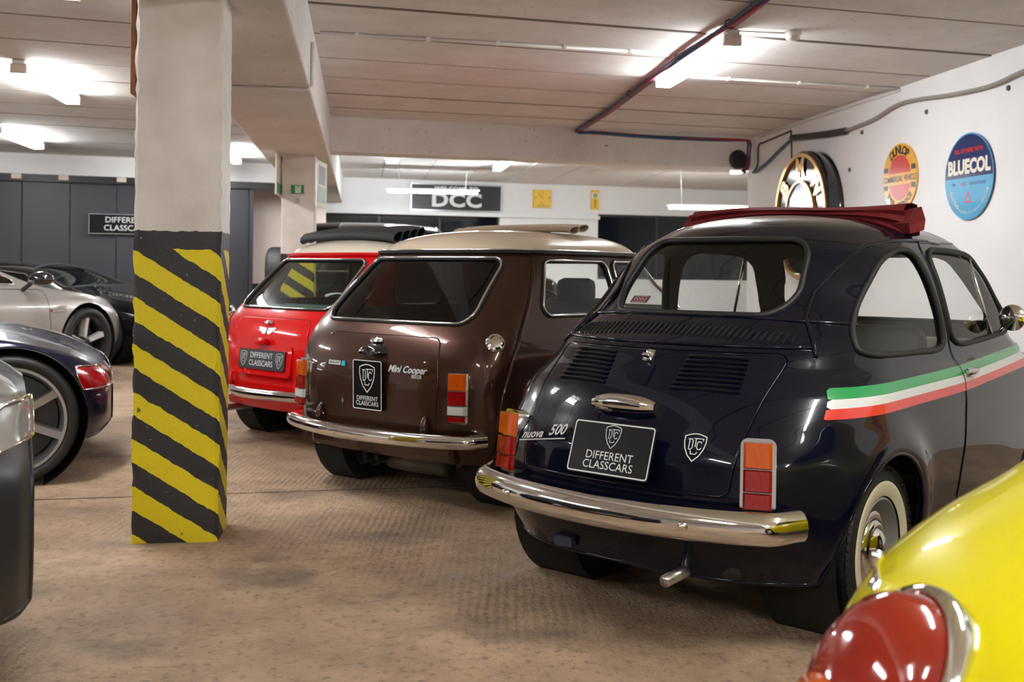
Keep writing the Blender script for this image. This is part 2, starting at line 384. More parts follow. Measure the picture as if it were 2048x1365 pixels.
for k, (t0, t1, z1) in enumerate(((t_a, t_b, z_a), (t_c, t_d, z_c))):
    p = BW0 + BWD * ((t0 + t1) / 2) - BWN * .12
    W = empty('window_%d' % (k + 1), (p.x, p.y, z_sill), 0, kind='structure')
    Mw = Matrix.Rotation(math.atan2(BWD.y, BWD.x), 4, 'Z'); w = t1 - t0; h = z1 - z_sill
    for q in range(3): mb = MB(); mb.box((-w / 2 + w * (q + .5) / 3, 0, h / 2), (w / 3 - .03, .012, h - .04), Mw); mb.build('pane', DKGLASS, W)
    mb = MB()
    for q in range(4): mb.box((-w / 2 + w * q / 3, 0, h / 2), (.04, .05, h), Mw)
    for zz in (.02, h - .02): mb.box((0, 0, zz), (w, .05, .04), Mw)
    mb.build('window_frame', plain('frame_dark', (.03, .03, .035), .5), W)
# dark lower band painted on the far wall by the sliding door
# long beam over the pillars, and the cross beam
def beam(name, x0, x1, y0, y1, z0, mat):
    mb = MB(); mb.box(((x0 + x1) / 2, (y0 + y1) / 2, (z0 + ZC + .02) / 2), (x1 - x0, y1 - y0, ZC + .02 - z0), bev=.012); o = mb.build(name, mat); o['kind'] = 'structure'; return o
beam('beam_long', -.985, -.33, -5, 18.4, 2.255, PAINT_W)
_p = at_z(657, 300, 2.335); mb = MB(); _y0 = 11.16
vs = []
for zz in (2.335, ZC + .02):
    for (xx, yy) in ((-.34, _y0), (XW + .3, _y0 + SK * 4.9), (XW + .3, _y0 + .36 + SK * 4.9), (-.34, _y0 + .36)): vs.append((xx, yy, zz))
mb.add(vs, [(3, 2, 1, 0), (4, 5, 6, 7), (0, 1, 5, 4), (1, 2, 6, 5), (2, 3, 7, 6), (3, 0, 4, 7)]); o = mb.build('beam_cross', PAINT_W); o['kind'] = 'structure'
# left bay: lintel and sliding door wall
LW0 = Vector((-4.25, 15.85, 0)); LWD = Vector((1, SKL, 0)).normalized(); LWN = Vector((SKL, -1, 0)).normalized()
def on_leftwall(px, py, off=0.0): return at_plane(px, py, LW0 + LWN * off, LWN)
p = LW0 - LWD * 4.8; q = LW0 + LWD * 3.05
slab('trim_1', (p.x, p.y), (q.x, q.y), .35, 2.40, ZC + .02, WHITEW)
DOORG = plain('door_charcoal', srgb(52, 54, 60), .42, var=.06, bscale=4)
DW = empty('door_1', LW0 + Vector((0, 0, 0)), math.atan2(LWD.y, LWD.x), kind='structure')
xr_ = (on_leftwall(499, 450) - LW0).dot(LWD); k = 0; xx = xr_
while xx > -4.7:
    w = .62; mb = MB(); mb.box((xx - w / 2, .08 + .012 * (k % 2), 1.2), (w - .008, .04, 2.38), bev=.006); mb.build('door_panel', DOORG, DW); xx -= w; k += 1
mb = MB(); mb.box((xr_ + .03, .08, 1.2), (.06, .08, 2.40)); mb.build('door_post', DOORG, DW)
mb = MB(); mb.box((xr_ - 2.2, .03, 2.36), (5.0 + .5, .09, .10)); mb.build('door_rail', BLACK, DW)
for px in (33, 127, 243):
    t = (on_leftwall(px, 352) - LW0).dot(LWD); mb = MB(); mb.box((t, -.03, 2.37), (.13, .05, .07), bev=.008); mb.build('roller_bracket', plain('bracket', srgb(220, 205, 190), .5), DW)
# wall right of the sliding door, pinkish, with dark dado
o = back_piece('trim_2', bx(500, 500)[0] - .9, bx(640, 500)[0], 0, 2.35, off=.9, th=.1, mat=concrete('pinkish_wall', srgb(232, 214, 204), srgb(190, 165, 150), .04, 1.2, spots=False))
o = back_piece('trim_3', bx(500, 500)[0] - .9, bx(640, 500)[0], 0, bx(530, 566)[1], off=.92, th=.02, mat=plain('dado_dark', srgb(44, 42, 42), .6))
# pillars with hazard stripes
def stripe_mat():
    m, nt, b = newmat('hazard_pillar_paint'); N = nt.nodes; L = nt.links
    tc = N.new('ShaderNodeTexCoord'); sp = N.new('ShaderNodeSeparateXYZ'); L.new(tc.outputs['Object'], sp.inputs[0])
    def math_(op, a, c=None):
        x = N.new('ShaderNodeMath'); x.operation = op
        for k, v in enumerate((a, c)):
            if v is None: continue
            if isinstance(v, (int, float)): x.inputs[k].default_value = v
            else: L.new(v, x.inputs[k])
        return x.outputs[0]
    def noise(sc, det=4):
        n = N.new('ShaderNodeTexNoise'); n.inputs['Scale'].default_value = sc; n.inputs['Detail'].default_value = det; L.new(tc.outputs['Object'], n.inputs['Vector']); return n.outputs['Fac']
    def mix(f, a, c):
        x = N.new('ShaderNodeMix'); x.data_type = 'RGBA'; L.new(f, x.inputs['Factor'])
        for k, v in (('A', a), ('B', c)):
            if isinstance(v, tuple): x.inputs[k].default_value = rgba(v)
            else: L.new(v, x.inputs[k])
        return x.outputs['Result']
    wob = math_('MULTIPLY', math_('SUBTRACT', noise(22, 3), .5), .022)
    p = math_('ADD', sp.outputs['X'], sp.outputs['Y'])
    q = math_('ADD', math_('ADD', sp.outputs['Z'], math_('MULTIPLY', p, .64)), wob)     # object origin: front left edge at floor
    fr = math_('FRACT', math_('DIVIDE', math_('SUBTRACT', 1.198 + 1.92, q), .192))
    yel = math_('LESS_THAN', fr, .50)
    zz = math_('ADD', sp.outputs['Z'], wob)
    yel = math_('MULTIPLY', yel, math_('LESS_THAN', zz, 1.197))
    blackp = mix(math_('GREATER_THAN', noise(60, 6), .71), srgb(44, 42, 43), srgb(190, 180, 170))
    yelp = mix(math_('GREATER_THAN', noise(16, 8), .70), srgb(226, 203, 12), srgb(120, 100, 30))
    low = mix(yel, blackp, yelp)
    n1 = N.new('ShaderNodeValToRGB'); n1.color_ramp.elements[0].position = .3; n1.color_ramp.elements[1].position = .65
    n1.color_ramp.elements[0].color = rgba(srgb(206, 196, 186)); n1.color_ramp.elements[1].color = rgba(srgb(232, 225, 219)); L.new(noise(3.5, 8), n1.inputs[0])
    up = mix(math_('GREATER_THAN', noise(30, 5), .735), n1.outputs[0], srgb(130, 112, 98))
    top = math_('GREATER_THAN', zz, 1.272)
    L.new(mix(top, low, up), b.inputs['Base Color']); b.inputs['Roughness'].default_value = .55
    bp = N.new('ShaderNodeBump'); bp.inputs['Strength'].default_value = .35; bp.inputs['Distance'].default_value = .012
    L.new(math_('ADD', noise(9, 9), math_('MULTIPLY', noise(60, 4), .4)), bp.inputs['Height']); L.new(bp.outputs['Normal'], b.inputs['Normal'])
    return m
STRIPE = stripe_mat()
def pillar(name, x, y, w, d, h, label, jag=.004, seed=1):
    rnd = random.Random(seed); bm = bmesh.new(); nz = 60
    ring = [(0.012, 0), (w * .33, 0), (w * .66, 0), (w - .014, 0), (w, .014), (w, d * .5), (w, d - .012), (w - .012, d), (w * .5, d), (.012, d), (0, d - .012), (0, d * .5), (0, .012)]
    vs = []
    for k in range(nz + 1):
        z = h * k / nz
        for i, (a, c) in enumerate(ring):
            j = jag if i in (3, 4, 0, 12) else jag * .35
            vs.append((a + rnd.uniform(-j, j), c + rnd.uniform(-j, j), z))
    n = len(ring); fs = [(k * n + i, k * n + (i + 1) % n, (k + 1) * n + (i + 1) % n, (k + 1) * n + i) for k in range(nz) for i in range(n)]
    fs += [tuple(range(n - 1, -1, -1)), tuple(nz * n + i for i in range(n))]
    o = mesh_obj(name, vs, fs, STRIPE, None, True); sharp(o, 30); o.location = (x, y, 0); bm.free()
    return tagit(o, label, 'pillar')
pillar('concrete_pillar', -.916, 4.53, .343, .315, 2.262, 'white concrete pillar with chipped edges and yellow black hazard stripes on its lower half', .005, 3)
pillar('concrete_pillar', -.79, 10.8, .33, .32, 2.262, 'white concrete pillar bearing the small green exit sign, behind the red car', .003, 5)
# ---------------------------------------------------------------- fluorescent lamps
def emis_mat(name, col, s):
    m = bpy.data.materials.new(name); m.use_nodes = True; nt = m.node_tree; nt.nodes.clear()
    o = nt.nodes.new('ShaderNodeOutputMaterial'); e = nt.nodes.new('ShaderNodeEmission'); e.inputs[0].default_value = rgba(col); e.inputs[1].default_value = s
    nt.links.new(e.outputs[0], o.inputs[0]); return m
TUBE = emis_mat('lamp_diffuser', (.95, .98, 1.0), LAMP_POWER)
TUBE_COOL = emis_mat('lamp_tube_cool', (.90, .97, 1.0), LAMP_POWER * 1.8)
CAPM = plain('lamp_endcap', srgb(214, 196, 182), .5)
def lamp(x, y0, y1, label, z=ZC, w=.11, group='ceiling fluorescent lamps'):
    L = empty('fluorescent_lamp', (x, (y0 + y1) / 2, z - .085), 0, label=label, cat='lamp', group=group); ln = y1 - y0
    mb = MB(); mb.box((0, 0, .068), (w * .8, ln, .034)); mb.build('housing', plain('lamp_white', srgb(225, 220, 214), .5), L)
    mb = MB(); mb.box((0, 0, .02), (w, ln - .10, .065)); mb.build('diffuser', TUBE, L)
    for s in (-1, 1):
        mb = MB(); mb.box((0, s * (ln / 2 - .025), .022), (w + .006, .05, .072), bev=.004); mb.build('end_cap', CAPM, L)
    return L
lamp(2.345, 6.63, 8.30, 'bright fluorescent ceiling lamp beside the red cable run', group=None)
lamp(-1.62, 4.55, 6.25, 'fluorescent ceiling lamp beside the striped pillar', group=None)
lamp(-4.02, 12.55, 14.2, 'fluorescent ceiling lamp before the dark sliding door with conduit to the lintel', group=None)
lamp(-1.75, 13.9, 15.52, 'fluorescent ceiling lamp of the left bay half hidden behind the striped pillar', group=None)
for (x, y0) in ((2.27, .9), (2.27, -3.6), (-1.62, -.6), (-5.6, 2.6), (-5.6, 7.6), (-2.6, 8.6), (.4, -2.6)):  # lamps added for more light, some near the camera to brighten the pillar front
    lamp(x, y0, y0 + 1.62, 'fluorescent ceiling lamp over the parking lane, plain white housing')
lamp(1.95, 14.05, 15.67, 'fluorescent ceiling lamp in the far bay above the yellow clock', group=None)
lamp(5.4, 13.6, 15.22, 'fluorescent ceiling lamp in the far bay round the corner of the right wall', group=None)
_p = at_z(784, 322, ZC - .06); mb = MB(); L = empty('square_lamp', (_p.x, _p.y, ZC - .06), 0, label='small square bright ceiling lamp in the far bay', cat='lamp')
mb.box((0, 0, 0), (.15, .15, .05), bev=.01); mb.build('diffuser', TUBE, L); mb = MB(); mb.box((0, 0, .04), (.18, .18, .03)); mb.build('housing', CAPM, L)
def hung_tube(pa, pb, Z, label):
    a = at_depth(*pa, Z); b = at_depth(pb[0], pb[1], Z + .14 * (pb[0] - pa[0]) / F_PX * Z); b.z = a.z; L = empty('hanging_tube_lamp', (a + b) / 2, math.atan2((b - a).y, (b - a).x), label=label, cat='lamp'); ln = (b - a).length
    mb = MB(); mb.box((0, 0, .035), (ln, .16, .02)); mb.build('reflector', plain('lamp_white', (1, 1, 1)), L)
    for s in (-1, 1):
        mb = MB(); mb.tube([(-ln / 2 + .03, s * .045, 0), (ln / 2 - .03, s * .045, 0)], .019, 10); mb.build('tube', TUBE_COOL, L)
        mb = MB(); mb.tube([(s * ln * .35, 0, .04), (s * ln * .37, 0, ZC - a.z)], .004, 5); mb.build('hanging_wire', STEEL, L)
hung_tube((772, 382), (958, 392), 16.3, 'cool white tube lamp hung on wires before the black welcome sign')
hung_tube((1336, 415), (1520, 424), 16.0, 'cool white tube lamp hung on wires by the right hand dark window')
# ---------------------------------------------------------------- car body engine: grids cut by outlines
def pchip(xs, ys):
    xs = np.asarray(xs, float); ys = np.asarray(ys, float); h = np.diff(xs); d = np.diff(ys) / h; n = len(xs); m = np.zeros(n)
    m[0] = d[0]; m[-1] = d[-1]
    for i in range(1, n - 1):
        if d[i - 1] * d[i] > 0:
            w1 = 2 * h[i] + h[i - 1]; w2 = h[i] + 2 * h[i - 1]; m[i] = (w1 + w2) / (w1 / d[i - 1] + w2 / d[i])
    def f(x):
        x = np.clip(np.asarray(x, float), xs[0], xs[-1]); i = np.clip(np.searchsorted(xs, x) - 1, 0, n - 2)
        t = (x - xs[i]) / h[i]; t2 = t * t; t3 = t2 * t
        return (2 * t3 - 3 * t2 + 1) * ys[i] + (t3 - 2 * t2 + t) * h[i] * m[i] + (-2 * t3 + 3 * t2) * ys[i + 1] + (t3 - t2) * h[i] * m[i + 1]
    return f
def sdf(poly, r, X, Z):
    """signed distance (negative inside) to a polygon whose corners are rounded by r"""
    P = np.asarray(poly, float); n = len(P)
    if r > 0:   # shrink by r first
        A = 0.5 * sum(P[i][0] * P[(i + 1) % n][1] - P[(i + 1) % n][0] * P[i][1] for i in range(n)); sg = 1 if A > 0 else -1
        Q = []
        for i in range(n):
            d1 = P[i] - P[i - 1]; d2 = P[(i + 1) % n] - P[i]; d1 = d1 / np.linalg.norm(d1); d2 = d2 / np.linalg.norm(d2)
            n1 = np.array([-d1[1], d1[0]]) * sg; n2 = np.array([-d2[1], d2[0]]) * sg
            m = (n1 + n2) / max(1e-6, 1 + n1.dot(n2)); Q.append(P[i] + m * r)
        P = np.array(Q)
    X = np.asarray(X, float); Z = np.asarray(Z, float); D = np.full(X.shape, 1e9); ins = np.zeros(X.shape, bool)
    for i in range(n):
        a = P[i]; b = P[(i + 1) % n]; e = b - a; wx = X - a[0]; wz = Z - a[1]
        t = np.clip((wx * e[0] + wz * e[1]) / (e @ e), 0, 1); D = np.minimum(D, (wx - e[0] * t) ** 2 + (wz - e[1] * t) ** 2)
        c = ((a[1] <= Z) != (b[1] <= Z)); xx = a[0] + (Z - a[1]) / (e[1] if abs(e[1]) > 1e-12 else 1e-12) * e[0]
        ins ^= c & (X < xx)
    D = np.sqrt(D); return np.where(ins, -D, D) - r
def chaikin(P, it=2, q=.22):
    P = [np.array(p, float) for p in P]
    for _ in range(it):
        Q = []
        for i in range(len(P)):
            a, b = P[i], P[(i + 1) % len(P)]; Q += [a * (1 - q) + b * q, a * q + b * (1 - q)]
        P = Q
    return P
class Surf:
    """points with normals and faces"""
    def __init__(s, A, F): s.A = A; s.F = F
    @property
    def P(s): return s.A[:, :3]
    def cut(s, vals):
        """split where vals crosses zero -> (negative side, positive side)"""
        v = np.where(np.abs(vals) < 1e-7, 1e-7, vals); neg = v < 0; extra = []; cache = {}; base = len(s.A); out = ([], [])
        for f in s.F:
            c = sum(1 for i in f if neg[i])
            if c == len(f): out[0].append(f); continue
            if c == 0: out[1].append(f); continue
            a = ([], []); n = len(f)
            for k in range(n):
                i, j = f[k], f[(k + 1) % n]; a[0 if neg[i] else 1].append(i)
                if neg[i] != neg[j]:
                    key = (i, j) if i < j else (j, i)
                    if key not in cache:
                        t = v[key[0]] / (v[key[0]] - v[key[1]]); extra.append(s.A[key[0]] * (1 - t) + s.A[key[1]] * t); cache[key] = base + len(extra) - 1
                    a[0].append(cache[key]); a[1].append(cache[key])
            for q in (0, 1):
                if len(a[q]) >= 3: out[q].append(tuple(a[q]))
        A = np.vstack([s.A] + ([np.array(extra)] if extra else []))
        return Surf(A, out[0]).pack(), Surf(A, out[1]).pack()
    def pack(s):
        if not s.F: return Surf(s.A[:0], [])
        u = np.unique(np.concatenate([np.array(f) for f in s.F])); mp = np.full(len(s.A), -1); mp[u] = np.arange(len(u))
        return Surf(s.A[u], [tuple(int(mp[i]) for i in f) for f in s.F])
    def offset(s, d):
        A = s.A.copy(); A[:, :3] += A[:, 3:6] * d; return Surf(A, s.F)
    def keep(s, mask):
        return Surf(s.A, [f for f in s.F if all(mask[i] for i in f)]).pack()
    def loops(s):
        E = {}
        for f in s.F:
            for k in range(len(f)):
                i, j = f[k], f[(k + 1) % len(f)]
                if (j, i) in E: del E[(j, i)]
                else: E[(i, j)] = 1
        nx = {}
        for i, j in E: nx.setdefault(i, []).append(j)
        res = []
        while nx:
            st = next(iter(nx)); lp = [st]; cur = st
            while True:
                if cur not in nx: break
                j = nx[cur].pop()
                if not nx[cur]: del nx[cur]
                if j == st: break
                lp.append(j); cur = j
            if len(lp) > 3: res.append(lp)
        return res
    def obj(s, name, mat, parent, flip=False, label=None):
        if not s.F: return None
        F = [f[::-1] for f in s.F] if flip else s.F
        N = s.A[:, 3:6] * (-1 if flip else 1)
        return mesh_obj(name, s.P, F, mat, parent, True, N, label=label)
    def rim(s, name, mat, parent, r=0.008, off=0.0, n=6, thin=1, label=None, pick=None):
        """tube along the border"""
        mb = MB()
        for lp in s.loops():
            if pick and not pick(s.P[lp]): continue
            q = s.A[lp]; pts = q[:, :3] + q[:, 3:6] * off
            keep = [0]
            for i in range(1, len(pts)):
                if np.linalg.norm(pts[i] - pts[keep[-1]]) > 0.006 * thin: keep.append(i)
            mb.tube([pts[i] for i in keep], r, n, closed=True)
        return mb.build(name, mat, parent, True, label) if mb.v else None
def grid_surf(G, closed_u=False):
    """G[i][j] points -> Surf with outward normals from central differences"""
    R, C = G.shape[:2]
    if closed_u: du = np.roll(G, -1, 1) - np.roll(G, 1, 1)
    else:
        du = np.empty_like(G); du[:, 1:-1] = G[:, 2:] - G[:, :-2]; du[:, 0] = G[:, 1] - G[:, 0]; du[:, -1] = G[:, -1] - G[:, -2]
    dv = np.empty_like(G); dv[1:-1] = G[2:] - G[:-2]; dv[0] = G[1] - G[0]; dv[-1] = G[-1] - G[-2]
    N = np.cross(du, dv); L = np.linalg.norm(N, axis=2, keepdims=True); bad = L[..., 0] < 1e-12; N = N / np.maximum(L, 1e-12); N[bad] = (0, 0, 1)
    A = np.concatenate([G, N], 2).reshape(-1, 6); F = []
    for i in range(R - 1):
        for j in range(C if closed_u else C - 1):
            k = (j + 1) % C; F.append((i * C + j, i * C + k, (i + 1) * C + k, (i + 1) * C + j))
    return Surf(A, F)
class SliceBody:
    """body as a stack of horizontal outlines; rows: z, half width, rear x, rear corner length, squareness, front x, front corner length"""
    def __init__(s, rows, nrow=110, nr=44, ns=60, nf=18, disp=None, taper=0.05):
        T = np.array(rows, float); u = np.concatenate([[0], np.cumsum(np.sqrt(np.diff(T[:, 0]) ** 2 + np.diff(T[:, 1]) ** 2 + (0.6 * np.diff(T[:, 2])) ** 2))])
        s.fz = [pchip(u, T[:, k]) for k in range(T.shape[1])]; s.u = u; s.taper = taper; s.disp = disp
        uu = np.linspace(0, u[-1], nrow); s.tabz = s.fz[0](np.linspace(0, u[-1], 2000)); s.tabu = np.linspace(0, u[-1], 2000)
        G = []
        for k in uu: G.append(s.ring(k, nr, ns, nf))
        G = np.array(G)
        if disp is not None: G = disp(G)
        s.full = grid_surf(G, True)
    def par(s, u): return [float(f(u)) for f in s.fz]
    def ring(s, u, nr, ns, nf):
        z, w, xr, Rr, n, xf, Rf = s.par(u); Lh = max(1e-4, (xf - xr)); Rr = min(Rr, Lh * 0.55); Rf = min(Rf, Lh * 0.40)
        a = np.linspace(0, math.pi / 2, nr + 1); e = 2 / n
        xs = xr + Rr * (1 - np.cos(a) ** e); ys = w * np.sin(a) ** e
        t = np.linspace(0, 1, ns + 1)[1:]; xs = np.concatenate([xs, xr + Rr + (Lh - Rr - Rf) * t]); ys = np.concatenate([ys, np.full(ns, w)])
        a = np.linspace(0, math.pi / 2, nf + 1)[1:]; xs = np.concatenate([xs, xf - Rf + Rf * np.sin(a) ** 0.8]); ys = np.concatenate([ys, w * np.cos(a) ** 0.8])
        xc = xr + 0.45 * Lh; ys = ys * (1 - s.taper * ((xs - xc) / (0.5 * Lh + 0.2)) ** 2)
        X = np.concatenate([xs, xs[-2:0:-1]]); Y = np.concatenate([-ys, ys[-2:0:-1]])
        return np.stack([X, Y, np.full(X.shape, z)], 1)
    def u_at(s, z): return float(np.interp(z, s.tabz, s.tabu))
    def rear(s, y, z):
        """point and normal on the rear face"""
        def pt(y, z):
            zz, w, xr, Rr, n, xf, Rf = s.par(s.u_at(z)); xc = xr + 0.45 * (xf - xr); k = 1 - s.taper * ((xr + Rr * 0.3 - xc) / (0.5 * (xf - xr) + 0.2)) ** 2
            q = min(0.999, abs(y) / (w * k)); x = xr + Rr * (1 - (1 - q ** n) ** (1 / n)); return np.array([x, y, z])
        p = pt(y, z); dy = pt(y + 0.004, z) - pt(y - 0.004, z); dz = pt(y, z + 0.004) - pt(y, z - 0.004)
        nn = np.cross(dz, dy); nn /= np.linalg.norm(nn)
        if nn[0] > 0: nn = -nn
        return Vector(p), Vector(nn)
    def side(s, x, z, sgn=-1):
        def pt(x, z):
            zz, w, xr, Rr, n, xf, Rf = s.par(s.u_at(z)); Lh = xf - xr; xc = xr + 0.45 * Lh
            y = w
            if x < xr + Rr: y = w * max(0.0, 1 - max(0, min(1, 1 - (x - xr) / Rr)) ** n) ** (1 / n)
            if x > xf - Rf: y = w * max(0.0, 1 - min(1, max(0, (x - xf + Rf) / Rf)) ** 2.5) ** .4
            p = np.array([[[x, sgn * y * (1 - s.taper * ((x - xc) / (0.5 * Lh + 0.2)) ** 2), z]]])
            return (s.disp(p) if s.disp is not None else p)[0, 0]
        p = pt(x, z); dx = pt(x + 0.004, z) - pt(x - 0.004, z); dz = pt(x, z + 0.004) - pt(x, z - 0.004); nn = np.cross(dx, dz); nn /= np.linalg.norm(nn)
        if nn[1] * sgn < 0: nn = -nn
        return Vector(p), Vector(nn)
    pass
def roof_z(B, x, y):
    best = 0.0
    for u in np.linspace(B.u[-1], 0, 500):
        z, w, xr, Rr, n, xf, Rf = B.par(u); Lh = max(1e-4, xf - xr); Rr = min(Rr, Lh * .55); Rf = min(Rf, Lh * .4)
        if x < xr or x > xf: continue
        ww = w
        if x < xr + Rr: ww = w * max(0, 1 - (1 - (x - xr) / Rr) ** n) ** (1 / n)
        elif x > xf - Rf: ww = w * max(0, 1 - ((x - xf + Rf) / Rf) ** 2.5) ** .4
        ww *= 1 - B.taper * ((x - xr - .45 * Lh) / (.5 * Lh + .2)) ** 2
        if abs(y) <= ww: return z
    return best
class LoftBody:
    """body lofted along its length; rows: x, half width, sill z, belt z, belt half width, roof-edge z, roof-edge half width, top z"""
    def __init__(s, rows, nx=150, ns=40, disp=None):
        T = np.array(rows, float); fx = [pchip(T[:, 0], T[:, k]) for k in range(1, T.shape[1])]
        a = np.linspace(0, 1, nx); x0, x1 = T[0, 0], T[-1, 0]
        xs = x0 + (x1 - x0) * (a - 0.7 * np.sin(2 * math.pi * a) / (2 * math.pi))
        s.fx = fx; G = []
        for x in xs:
            w, z0, zb, wb, ze, we, zt = [float(f(x)) for f in fx]
            zm = z0 + 0.45 * (zb - z0)
            cp = [(w * 0.90, z0), (w * 0.985, z0 + 0.25 * (zb - z0)), (w, zm), (w * 0.99, z0 + 0.75 * (zb - z0)), (wb, zb), (0.5 * (wb + we) + 0.02 * min(1, (ze - zb) / 0.2), 0.5 * (zb + ze)), (we, ze), (we * 0.62, ze + (zt - ze) * 0.72), (we * 0.3, ze + (zt - ze) * 0.95), (0, zt)]
            c = np.array(cp); d = np.concatenate([[0], np.cumsum(np.maximum(1e-4, np.linalg.norm(np.diff(c, axis=0), axis=1)))])
            q = np.linspace(0, d[-1], ns); Y = pchip(d, c[:, 0])(q); Z = pchip(d, c[:, 1])(q)
            G.append(np.stack([np.full(2 * ns - 1, x), np.concatenate([-Y, Y[-2::-1]]), np.concatenate([Z, Z[-2::-1]])], 1))
        G = np.array(G).transpose(1, 0, 2)
        if disp is not None: G = disp(G)
        s.full = grid_surf(G, False); s.G = G
def end_caps(L, mat, root):
    for k in (0, -1):
        q = L.G[:, k]; mb = MB(); mb.add(q, [tuple(range(len(q)))]); mb.build('end_panel', mat, root)
def wheel(root, x, y, r, w, rim_r, style, steer=0.0, sgn=-1, whitewall=False, tread=True, simple=False):
    """wheel part (rim) with tyre etc. as sub-parts; sgn -1: outer face to the right (-y)"""
    M = Matrix.Translation((x, y, r)) @ Matrix.Rotation(steer, 4, 'Z') @ Matrix.Rotation(math.pi / 2 if sgn < 0 else -math.pi / 2, 4, 'X')
    h = w / 2; mb = MB()
    if style == 'steel':
        mb.lathe([(rim_r * 1.02, h * .9), (rim_r * .97, h * .95), (rim_r * .93, h * .55), (rim_r * .86, h * .2), (rim_r * .8, h * .12), (rim_r * .62, h * .30), (rim_r * .5, h * .42), (0.001, h * .42)], 48, M)
        mb.lathe([(rim_r * 1.02, -h * .9), (rim_r * .8, -h * .6), (0.001, -h * .5)], 32, M)
        base = mb.build('wheel', ALLOY if not whitewall else plain('rim_grey', (0.30, 0.30, 0.29), 0.35, 0.3), root, angle=40)
        hc = MB(); R = rim_r * .72
        hc.lathe([(R, h * .42), (R * 1.0, h * .58), (R * .95, h * .62), (R * .80, h * .60), (R * .76, h * .74), (R * .62, h * .82), (R * .55, h * .80), (R * .45, h * .98), (R * .25, h * 1.12), (R * .10, h * 1.16), (0.001, h * 1.17)], 48, M)
        hc.build('hub_cap', CHROME, base, angle=50)
    else:
        mb.lathe([(rim_r * 1.03, h * .85), (rim_r * 1.0, h * .97), (rim_r * .95, h * .97), (rim_r * .91, h * .75), (rim_r * .86, h * .1), (rim_r * .86, -h * .9), (rim_r * 1.03, -h * .9)], 64, M)
        mb.lathe([(rim_r * .26, h * .25), (rim_r * .24, h * .62), (rim_r * .15, h * .70), (0.001, h * .70)], 32, M)
        base = mb.build('wheel', style['rim'], root, angle=40)
        for k in range(style['n']):
            a = 2 * math.pi * (k + style.get('ph', 0)) / style['n']; R4 = M @ Matrix.Rotation(a, 4, 'Z'); sp = MB()
            w0, w1 = style['w0'] * rim_r, style['w1'] * rim_r; z0, z1 = h * .64, h * .86; t = style.get('t', .3) * h
            for q in style.get('twin', (0,)):
                vs = []
                for rr, ww, zz in ((rim_r * .15, w0, z0), (rim_r * .55, (w0 + w1) / 2, h * .72), (rim_r * .95, w1, z1)):
                    o = q * rr
                    vs += [(rr, o - ww / 2, zz - t), (rr, o - ww * .36, zz), (rr, o + ww * .36, zz), (rr, o + ww / 2, zz - t), (rr, o, zz - t * 2.2)]
                fs = [(a_ * 5 + b, a_ * 5 + (b + 1) % 5, (a_ + 1) * 5 + (b + 1) % 5, (a_ + 1) * 5 + b) for a_ in (0, 1) for b in range(5)]
                sp.add(vs, fs, R4)
            sp.build('spoke', style['spoke'], base, angle=30)
        lg = MB()
        for k in range(5):
            a = 2 * math.pi * k / 5 + .3; lg.lathe([(rim_r * .045, h * .55), (rim_r * .045, h * .80), (rim_r * .03, h * .84), (0.001, h * .84)], 10, M @ Matrix.Translation((rim_r * .185 * math.cos(a), rim_r * .185 * math.sin(a), 0)))
        lg.build('lug_nuts', STEEL if not style.get('dark') else BLACK, base, angle=30)
        dk = MB(); dk.lathe([(rim_r * .84, -h * .1), (rim_r * .3, -h * .05), (0.001, -h * .05)], 40, M); dk.build('brake_disc', plain('disc', (.06, .06, .06), .5, .6), base, True)
    ty = MB(); ri = rim_r * 1.0; d = r - ri
    pr = [(ri, -h * .85), (ri + d * .12, -h * .98), (ri + d * .45, -h * 1.06), (ri + d * .75, -h * 1.0), (ri + d * .93, -h * .84), (r - .004, -h * .6), (r - .002, -h * .2), (r - .002, h * .2), (r - .004, h * .6), (ri + d * .93, h * .84), (ri + d * .75, h * 1.0), (ri + d * .45, h * 1.06), (ri + d * .12, h * .98), (ri, h * .85)]
    ty.lathe(pr, 72, M); tyre = ty.build('tyre', RUBBER, base, True)
    if whitewall:
        ww = MB(); ww.lathe([(ri + d * .06, h * .985), (ri + d * .10, h * 1.02), (ri + d * .40, h * 1.085), (ri + d * .50, h * 1.075), (ri + d * .52, h * 1.05)], 72, M)
        ww.build('whitewall', plain('whitewall', srgb(214, 204, 172), .6), base, True)
    if tread:
        tr = MB(); n = 66
        for k in range(n):
            a = 2 * math.pi * k / n
            for q, (zc, zw) in enumerate(((-h * .66, h * .34), (-h * .22, h * .30), (h * .22, h * .30), (h * .66, h * .34))):
                R4 = M @ Matrix.Rotation(a + (q % 2) * math.pi / n + (.02 if q < 2 else -.02), 4, 'Z')
                tr.box((r - .0035, 0, zc), (.009, 2 * math.pi * r / n * .62, zw), R4)
            for sg in (-1, 1):
                R4 = M @ Matrix.Rotation(a, 4, 'Z') @ Matrix.Translation((ri + d * .90, 0, sg * h * .86)) @ Matrix.Rotation(-sg * .75, 4, 'Y')
                tr.box((0, 0, 0), (.022, 2 * math.pi * r / n * .60, .010), R4)
        o = tr.build('tread', RUBBER, base); o['kind'] = 'stuff'
    return base
